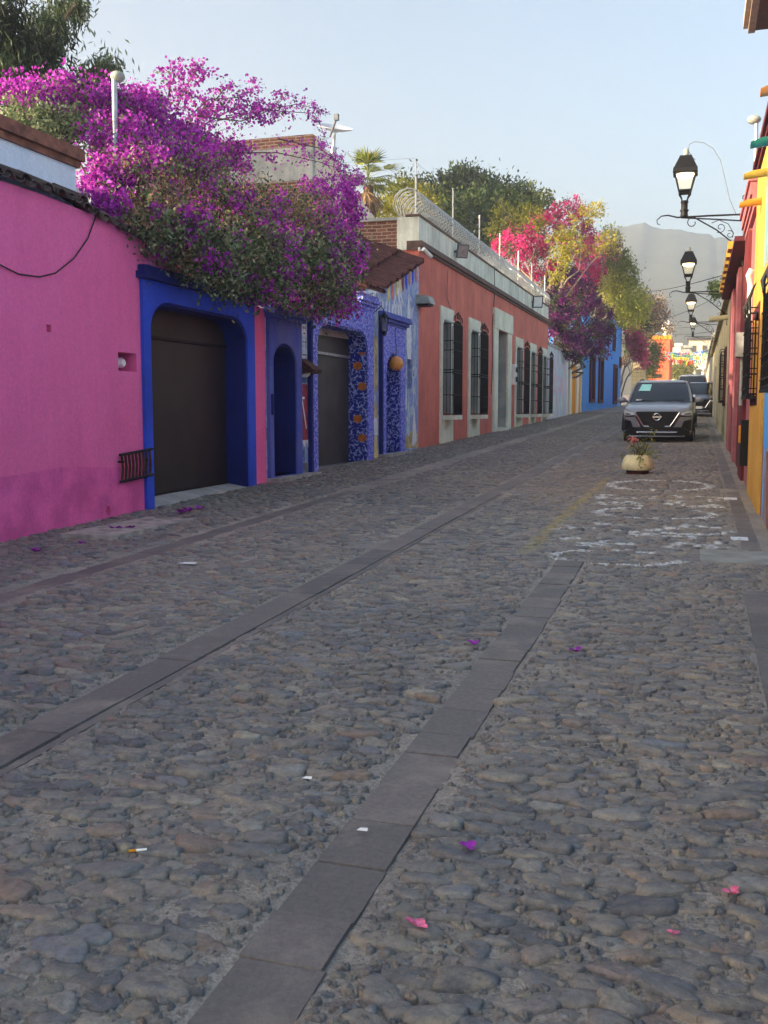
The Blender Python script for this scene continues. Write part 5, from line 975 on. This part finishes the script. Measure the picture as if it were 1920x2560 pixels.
def limb(mb, pts, r0, r1, n=7):
    m = len(pts); mb.tube(pts, [r0+(r1-r0)*i/(m-1) for i in range(m)], n)
def wander(a, b, n=6, j=.1, seed=0):
    g = random.Random(seed); a = Vector(a); b = Vector(b); L = (b-a).length
    return [tuple(a+(b-a)*(i/n)+Vector((g.uniform(-1, 1), g.uniform(-1, 1), g.uniform(-1, 1)))*j*L*(0 < i < n)) for i in range(n+1)]
def tree(name, label, cat, spec, root, leaves, trunk_r=.15, seed=3, bark='bark', nl=8, group=None, flowers=None, branch=True):
    e = empty(name, root, label, cat, group); tr = MB(); g = random.Random(seed); cs = [Vector(s[0]) for s in spec]; mid = sum(cs, Vector())/len(cs); low = min(c.z for c in cs); rt = Vector(root)
    fork = Vector((rt.x*.6+mid.x*.4, rt.y*.6+mid.y*.4, max(rt.z+.4, rt.z+(low-rt.z)*.6))); limb(tr, wander(rt, fork, 5, .04, seed), trunk_r, trunk_r*.75, 9)
    for i, c in enumerate(cs): limb(tr, wander(fork, c, 6, .08, seed+i), trunk_r*.55, trunk_r*.08, 6)
    for i in range(nl):
        c = g.choice(cs); q = c+Vector((g.uniform(-1, 1), g.uniform(-1, 1), g.uniform(-.5, 1)))*.8*min(2.5, spec[cs.index(c)][1]); limb(tr, wander(c, q, 4, .1, seed+40+i), trunk_r*.16, .006, 5)
    tr.build('trunk', bark, e, smooth=True)
    for i, (nm, mat, n, size, kw) in enumerate(leaves):
        k = dict(kw); sp = k.pop('spec', spec); sh = k.pop('shell', .45); cl = k.pop('clump', 0); nc = k.pop('nclump', 0); dr = k.pop('droop', 0); asp = k.pop('asp', .5); md = k.pop('maxdep', 2.2)
        P, O, j = blobs(sp, n, sh, cl, nc, seed+i*11, maxdep=md); vv = None
        if nc: vv = np.random.default_rng(seed+i).random(nc)[j]
        leafmesh(nm, P, size, mat, e, dr, asp, O if dr == 0 else None, v=vv, seed=seed+i)
    return e
# --- big purple bougainvillea over the blue garage
upper = [B(60, 212, 75, 30, -8.6), B(140, 205, 70, 42, -8.4), B(215, 225, 70, 48, -8.2), B(290, 255, 80, 52, -8.0), B(385, 300, 80, 42, -7.9), B(465, 325, 66, 32, -7.8), B(320, 222, 40, 26, -8.), B(270, 320, 95, 62, -7.4), B(390, 355, 110, 50, -7.3), B(500, 345, 45, 30, -7.5), B(225, 390, 40, 45, -7.1), B(230, 440, 40, 30, -6.9), B(250, 360, 50, 40, -7.2)]
midz = [B(300, 400, 100, 70, -6.9), B(420, 410, 120, 70, -6.9), B(540, 440, 100, 46, -6.9), B(650, 448, 80, 38, -6.8), B(480, 480, 140, 70, -6.6), B(620, 480, 110, 60, -6.5), B(725, 462, 48, 42, -6.7), B(370, 470, 90, 50, -6.5)]
lowz = [B(330, 500, 70, 45, -6.45), B(430, 540, 110, 60, -6.2), B(540, 560, 120, 75, -6.05), B(640, 580, 100, 80, -5.95), B(715, 580, 60, 90, -5.9), B(560, 615, 80, 32, -5.9), B(690, 640, 70, 42, -5.85), B(470, 600, 55, 30, -5.95), B(745, 560, 40, 60, -6.0)]
right = [B(745, 470, 45, 70, -6.2), B(760, 560, 28, 60, -5.95), B(742, 640, 30, 40, -5.8), B(715, 415, 48, 24, -6.7)]
e = empty('bougainvillea', (-7.6, 14.5, 3.4), 'huge purple bougainvillea spilling over the blue garage and doors', 'bougainvillea')
tr = MB(); rt = Vector((-7.9, 14.6, 3.0))
for i, s in enumerate(upper+midz+lowz): limb(tr, wander(rt+Vector((0, random.uniform(-.5, .5), 0)), s[0], 7, .06, i), .035, .006, 5)
g = random.Random(9)
for i in range(230):
    s = g.choice(midz+midz+upper+lowz); c = Vector(s[0]); q = c+Vector((g.uniform(-.6, .9), g.uniform(-1.2, 1.2), g.uniform(-.9, .9)))*.8*s[1]; limb(tr, wander(c, q, 4, .12, 100+i), .008, .003, 4)
arcs = [((430, 275), (520, 225), (600, 240), (680, 245), (705, 300)), ((380, 240), (400, 190), (420, 160), (432, 142)), ((400, 260), (450, 215), (520, 210), (560, 182)), ((360, 230), (368, 180), (372, 150)), ((470, 260), (560, 240), (640, 225), (700, 238)), ((500, 330), (600, 330), (690, 350), (790, 385)), ((600, 300), (690, 320), (740, 355), (760, 400)), ((430, 250), (470, 210), (490, 185)), ((420, 250), (520, 262), (590, 235), (620, 205)), ((640, 420), (720, 380), (790, 390))]
FL = []; LV = []
for i, a in enumerate(arcs):
    X_ = -7.9+.04*i; p = [UX(x, y, X_) for x, y in a]; limb(tr, [tuple(q) for q in p], .014, .004, 5)
    for k in range(90 if i not in (3, 7) else 40):
        q_ = g.random(); f_ = q_*(len(p)-1); b_ = int(min(f_, len(p)-2)); c = p[b_]+(p[b_+1]-p[b_])*(f_-b_)+np.array((g.gauss(0, .09), g.gauss(0, .12), g.gauss(0, .10)))
        n_ = g.choice((1, 2, 3, 8)) if g.random() < .8 else 16
        for _ in range(n_): (FL if g.random() < .85 else LV).append(c+np.array((g.gauss(0, .035), g.gauss(0, .035), g.gauss(0, .035))))
tr.build('stems', 'twig', e)
P1, O1, j1 = blobs(upper, 20000, .25, .10, 400, 21, maxdep=.7); P2, O2, j2 = blobs(midz, 6600, .7, .085, 85, 22, maxdep=.6); P3, O3, j3 = blobs(lowz, 6500, .85, .075, 120, 23, maxdep=.5); P4, O4, j4 = blobs(right, 5500, .6, .085, 66, 24, maxdep=.5)
leafmesh('flowers', np.concatenate([P1, P2, P3, P4, np.array(FL)]), .054, 'bract_purple', e, 0, .85, None, .5, seed=1)
L1, a1, b1 = blobs(upper, 5500, .2, .10, 700, 31, maxdep=.7); L2, a2, b2 = blobs(lowz, 24000, .35, .12, 2200, 32, maxdep=.55); L3, a3, b3 = blobs(midz, 7000, .3, .12, 600, 33, maxdep=.6); L4, a4, b4 = blobs([B(90, 262, 100, 30, -8.3), B(60, 280, 80, 25, -8.2), B(150, 275, 50, 25, -8.2)], 4000, .3, .1, 500, 34, maxdep=.6)
leafmesh('leaves', np.concatenate([L1, L2, L3, L4, np.array(LV)]), .062, 'leaf_grey_green', e, .25, .55, None, .3, seed=2)
D1, _, _ = blobs(midz, 14000, .4, .12, 1200, 41, maxdep=.6); D2, _, _ = blobs(lowz[:4], 2200, .6, .1, 300, 42, maxdep=.5)
leafmesh('dry_leaves', np.concatenate([D1, D2]), .048, 'leaf_dry', e, .2, .45, None, .3, seed=3)
# --- tall drooping tree behind, upper left
sp = [B(-10, 60, 60, 75, -11), B(60, 120, 60, 55, -11), B(95, 85, 45, 50, -11.2), B(30, 165, 70, 45, -11), B(150, 18, 40, 22, -11.2), B(110, 50, 34, 30, -11.), B(-30, 130, 60, 90, -11), B(90, 175, 50, 40, -11), B(185, 205, 40, 30, -10.6), B(210, 150, 30, 16, -10.4), B(240, 138, 18, 7, -10.3), B(190, 175, 32, 22, -10.5), B(165, 5, 22, 12, -11)]
tree('willow_tree', 'tall dark tree with drooping narrow leaves behind the white wall, top left', 'tree', sp, (-12, 12.5, 0), [('crown', 'leaf_willow', 15000, .15, dict(droop=.9, asp=.22, clump=.16, nclump=800, shell=.15))], .22, 5)
# --- trees and shrubs behind the orange house
sp = [B(890, 430, 40, 40, Y=60), B(960, 425, 50, 40, Y=62), B(1000, 410, 55, 38, Y=62), B(1060, 440, 60, 50, Y=62), B(1110, 450, 45, 45, Y=62), B(1040, 480, 110, 60, Y=60), B(930, 460, 60, 50, Y=60), B(1150, 450, 30, 30, Y=62), B(1185, 432, 12, 10, Y=62), B(985, 388, 25, 18, Y=62), B(1030, 400, 16, 18, Y=62), B(1140, 420, 10, 20, Y=62)]
tree('evergreen_tree', 'broad dark evergreen tree behind the razor wire, left side lit', 'tree', sp, (-21, 62, 1.3), [('crown', 'leaf_evergreen', 26000, .30, dict(asp=.4, clump=.33, nclump=900, shell=.35, maxdep=3.0))], .35, 6)
sp = [B(880, 415, 35, 35, Y=55), B(905, 440, 45, 30, Y=55), B(865, 445, 30, 25, Y=55)]
tree('golden_bush', 'small golden lit tree left of the dark evergreen', 'tree', sp, (-19, 55, 1.2), [('crown', 'leaf_gold', 3500, .22, dict(asp=.45, clump=.22, nclump=200, shell=.3))], .15, 7)
sp = [B(1105, 465, 42, 34, Y=56), B(1085, 500, 34, 30, Y=56), B(1140, 480, 40, 34, Y=56), B(1215, 510, 34, 22, Y=50), B(1205, 570, 36, 40, Y=49.5), B(1235, 530, 36, 26, Y=50), B(1262, 465, 34, 20, Y=57), B(1285, 450, 20, 18, Y=57), B(1310, 530, 26, 26, Y=57)]
tree('acacia_tree', 'yellow green tree with airy sunlit crown among the magenta flowers', 'tree', sp, (-8.5, 51, 1.2), [('crown', 'leaf_gold', 5200, .15, dict(asp=.5, clump=.17, nclump=260, shell=.45))], .14, 8, 'grey_bark', 22)
mg = [B(1135, 530, 55, 34, X=-9.0), B(1165, 575, 50, 34, X=-8.5), B(1200, 465, 34, 24, X=-8.2), B(1235, 480, 44, 28, X=-7.8), B(1290, 540, 40, 30, X=-7.0), B(1265, 590, 44, 34, X=-7.2), B(1310, 560, 30, 30, X=-6.8), B(1300, 605, 36, 30, X=-6.7), B(1255, 530, 40, 30, X=-7.2), B(1240, 630, 40, 26, X=-7.0), B(1105, 530, 34, 26, X=-9.3), B(1180, 500, 50, 30, X=-8.4), B(1240, 445, 26, 18, X=-7.8), B(1215, 590, 40, 30, X=-7.8)]
dk = [B(1215, 610, 40, 36, X=-7.3), B(1290, 600, 46, 40, X=-6.9), B(1320, 660, 30, 40, X=-6.3), B(1230, 640, 55, 50, X=-6.9), B(1260, 690, 70, 50, X=-6.3), B(1220, 700, 45, 45, X=-6.4), B(1290, 640, 50, 50, X=-6.6), B(1300, 710, 30, 22, X=-6.0), B(1265, 735, 50, 35, X=-6.1), B(1235, 745, 40, 30, X=-6.2), B(1200, 670, 25, 50, X=-6.7), B(1290, 755, 25, 18, X=-5.9), B(1250, 765, 20, 12, X=-6.1)]
tree('magenta_bougainvillea', 'magenta and violet bougainvillea hanging past the end of the orange house', 'bougainvillea', mg+dk, (-7.2, 50.5, 1.3), [('magenta_flowers', 'bract_magenta', 17000, .13, dict(spec=mg, asp=.85, clump=.19, nclump=330, shell=.5)), ('violet_flowers', 'bract_dusk', 25000, .12, dict(spec=dk, asp=.85, clump=.17, nclump=420, shell=.55)), ('leaves', 'leaf_dark', 20000, .13, dict(spec=dk+dk+mg, asp=.5, clump=.2, nclump=600, shell=.3)), ('dry_leaves', 'leaf_dry', 4000, .10, dict(spec=dk[:5]+mg[4:], clump=.25, nclump=400, shell=.3))], .12, 9, 'twig', 10)
sp = [B(1335, 555, 24, 30, Y=66), B(1352, 595, 26, 30, Y=66), B(1358, 640, 32, 32, Y=66), B(1365, 680, 36, 28, Y=67), B(1330, 620, 30, 36, Y=66), B(1318, 515, 18, 18, Y=66), B(1380, 655, 22, 22, Y=68)]
tree('olive_green_tree', 'light green feathery tree leaning over the blue house roof', 'tree', sp, (-9, 66, 1.6), [('crown', 'leaf_olive', 13000, .17, dict(asp=.45, clump=.25, nclump=420, shell=.35))], .16, 10, 'grey_bark', 14)
sp = [B(1400, 660, 26, 26, Y=92), B(1420, 690, 26, 26, Y=93), B(1395, 700, 30, 26, Y=92), B(1440, 710, 16, 12, Y=93), B(1425, 655, 14, 18, Y=93), B(1385, 730, 22, 26, Y=91)]
tree('dry_tree', 'sparse brown dry tree beyond the blue house', 'tree', sp, (-8.5, 93, 2.2), [('crown', 'leaf_dry', 5200, .20, dict(asp=.5, clump=.3, nclump=420, shell=.3)), ('green_leaves', 'leaf_dark', 1400, .2, dict(spec=sp[2:3]+sp[5:], clump=.3, nclump=100))], .14, 11, 'twig', 26)
sp = [B(1380, 700, 26, 30, Y=86), B(1375, 670, 16, 20, Y=86), B(1370, 740, 18, 40, Y=86)]
tree('dark_bush', 'dark green bush above the stone pillar', 'bush', sp, (-6.4, 86.5, 2.1), [('crown', 'leaf_dark', 4500, .19, dict(clump=.3, nclump=250, shell=.3))], .1, 12)
sp = [B(1368, 725, 16, 22, Y=82), B(1378, 750, 14, 26, Y=82), B(1388, 775, 8, 20, Y=82)]
tree('pink_bougainvillea', 'small crimson bougainvillea at the far corner of the blue house', 'bougainvillea', sp, (-5.9, 82.5, 2.0), [('flowers', 'bract_pink', 3600, .15, dict(asp=.85, clump=.22, nclump=160, shell=.3)), ('leaves', 'leaf_dark', 900, .15, dict(clump=.3, nclump=90))], .07, 13, 'twig')
sp = [B(1408, 775, 17, 36, Y=100), B(1418, 765, 14, 28, Y=100), B(1402, 800, 14, 22, Y=100)]
tree('round_bush', 'dense green bush left of the salmon house', 'bush', sp, (-5.9, 100, 2.4), [('crown', 'leaf_evergreen', 4500, .2, dict(clump=.3, nclump=220, shell=.3))], .1, 14)
sp = [B(1468, 800, 18, 14, Y=158), B(1485, 795, 14, 14, Y=158), B(1455, 805, 12, 12, Y=158)]
tree('street_tree', 'hazy olive tree below the bunting at the end of the street', 'tree', sp, (UY(1470, 800, 158)[0], 158, 3.8), [('crown', 'leaf_olive', 2200, .4, dict(clump=.5, nclump=160))], .16, 15)
# --- fan palm
c = UX(795, 385, -12.5); e = empty('fan_palm', (c[0], c[1], 1), 'fan palm with a skirt of dead fronds behind the beige house', 'palm')
limb_ = MB(); limb_.tube([(c[0], c[1], .8), (c[0]+.05, c[1], c[2]-.9), (c[0], c[1], c[2]-.3)], [.24, .21, .18], 10); limb_.build('trunk', 'bark', e, smooth=True)
g = random.Random(3); fr = {'fronds': [[], []], 'dead_fronds': [[], []]}
for i in range(46):
    dead = i >= 26; a = g.uniform(0, 6.28); el = g.uniform(-1.35, -.7) if dead else g.uniform(-.35, 1.35); d = Vector((math.cos(a)*math.cos(el), math.sin(a)*math.cos(el), math.sin(el))); st = Vector(c)+Vector((0, 0, -.25 if dead else 0)); hub = st+d*g.uniform(.5, .85)*(.8 if dead else 1); s_ = d.cross(Vector((0, 0, 1))).normalized(); V_, Q_ = fr['dead_fronds' if dead else 'fronds']
    n_ = s_.cross(d); b_ = len(V_); w_ = .014; V_ += [st-s_*w_, st+s_*w_, hub+s_*w_, hub-s_*w_]; Q_.append((b_, b_+1, b_+2, b_+3))
    for k in range(15):
        an = (k-7)*.165; dd = (d*math.cos(an)+s_*math.sin(an)).normalized(); ln = g.uniform(.75, 1.0)*(.75 if dead else 1.)*(1-.25*abs(an)); sd = dd.cross(n_).normalized(); tip = hub+dd*ln-Vector((0, 0, ln*.22)); mid_ = hub+dd*ln*.5; b_ = len(V_); V_ += [hub, mid_+sd*.03, tip, mid_-sd*.03]; Q_.append((b_, b_+1, b_+2, b_+3))
for nm, mt in (('fronds', 'palm_green'), ('dead_fronds', 'leaf_dry')): V_, Q_ = fr[nm]; fastmesh(nm, [tuple(v) for v in V_], Q_, [mt], e, attr=np.random.default_rng(4).random(len(Q_)))
P_, O_, j_ = blobs([B(835, 450, 40, 20, X=-12.5), B(800, 455, 20, 14, X=-12.5)], 900, .2, .2, 80, 5)
leafmesh('undergrowth', P_, .4, 'leaf_gold', e, 0, .1, seed=4)
# --- plant on the cream coping and in the planter
c = UX(1548, 622, XR-.05); e = empty('roof_plant', (c[0], c[1], c[2]-.5), 'leafy green plant growing on the edge of the cream house roof', 'plant')
P_, O_, j_ = blobs([B(1546, 622, 16, 16, X=XR-.12), B(1552, 632, 14, 10, X=XR-.1), B(1540, 615, 8, 9, X=XR-.2)], 900, .2, .07, 90, 6); leafmesh('leaves', P_, .11, 'leaf_evergreen', e, .2, .55, seed=6)
MB().tube([(c[0]+.1, c[1], c[2]-.45), (c[0], c[1], c[2])], .02, 5).build('stem', 'twig', e)
e = empty('rose_bush', (PL[0], PL[1], PL[2]+.30), 'scraggly green bush with a pink bloom growing in the cream planter', 'shrub'); tr = MB(); g = random.Random(2); LVS = []
for i in range(13):
    a = g.uniform(0, 6.28); rr0 = .06; tip = Vector((PL[0]+g.uniform(-.30, .36), PL[1]+g.uniform(-.2, .2), PL[2]+g.uniform(.36, .80) if i < 9 else PL[2]+g.uniform(.26, .45))); st = Vector((PL[0]+rr0*math.cos(a), PL[1]+rr0*math.sin(a), PL[2]+.29)); w_ = wander(st, tip, 6, .07, i); limb(tr, w_, .007, .003, 5)
    for k in range(34): q_ = Vector(w_[g.randint(2, 6)]); LVS.append(tuple(q_+Vector((g.gauss(0, .05), g.gauss(0, .05), g.gauss(0, .045)))))
for k in range(60): LVS.append((PL[0]+.06+g.gauss(0, .03), PL[1]-.24+g.gauss(0, .02), PL[2]+g.uniform(.1, .33)))
tr.build('stems', 'twig', e); leafmesh('leaves', np.array(LVS), .042, 'leaf_olive', e, .1, .6, seed=8)
fl = np.array((PL[0]-.07, PL[1]-.08, PL[2]+.58))+np.random.default_rng(2).normal(0, 1, (40, 3))*np.array((.022, .022, .014)); leafmesh('bloom', fl, .05, 'bloom_rose', e, 0, .9, seed=9)
# ------------------------------------------------------------------ haze
hz = MB(); hz.box((-900, -60, -3.2), (700, 1150, 172)); me = bpy.data.meshes.new('haze'); me.from_pydata(hz.v, [], hz.f)
hm = bpy.data.materials.new('haze'); hm.use_nodes = True; hm.node_tree.nodes.clear()
ho = hm.node_tree.nodes.new('ShaderNodeOutputMaterial'); hv = hm.node_tree.nodes.new('ShaderNodeVolumePrincipled')
hv.inputs['Color'].default_value = (.95, .95, .96, 1); hv.inputs['Anisotropy'].default_value = .7; hv.inputs['Density'].default_value = .00145; hm.node_tree.links.new(hv.outputs[0], ho.inputs['Volume'])
me.materials.append(hm); ob = bpy.data.objects.new('haze', me); COL.objects.link(ob); tag(ob, 'thin evening haze over the street and mountain', None, None, 'stuff')
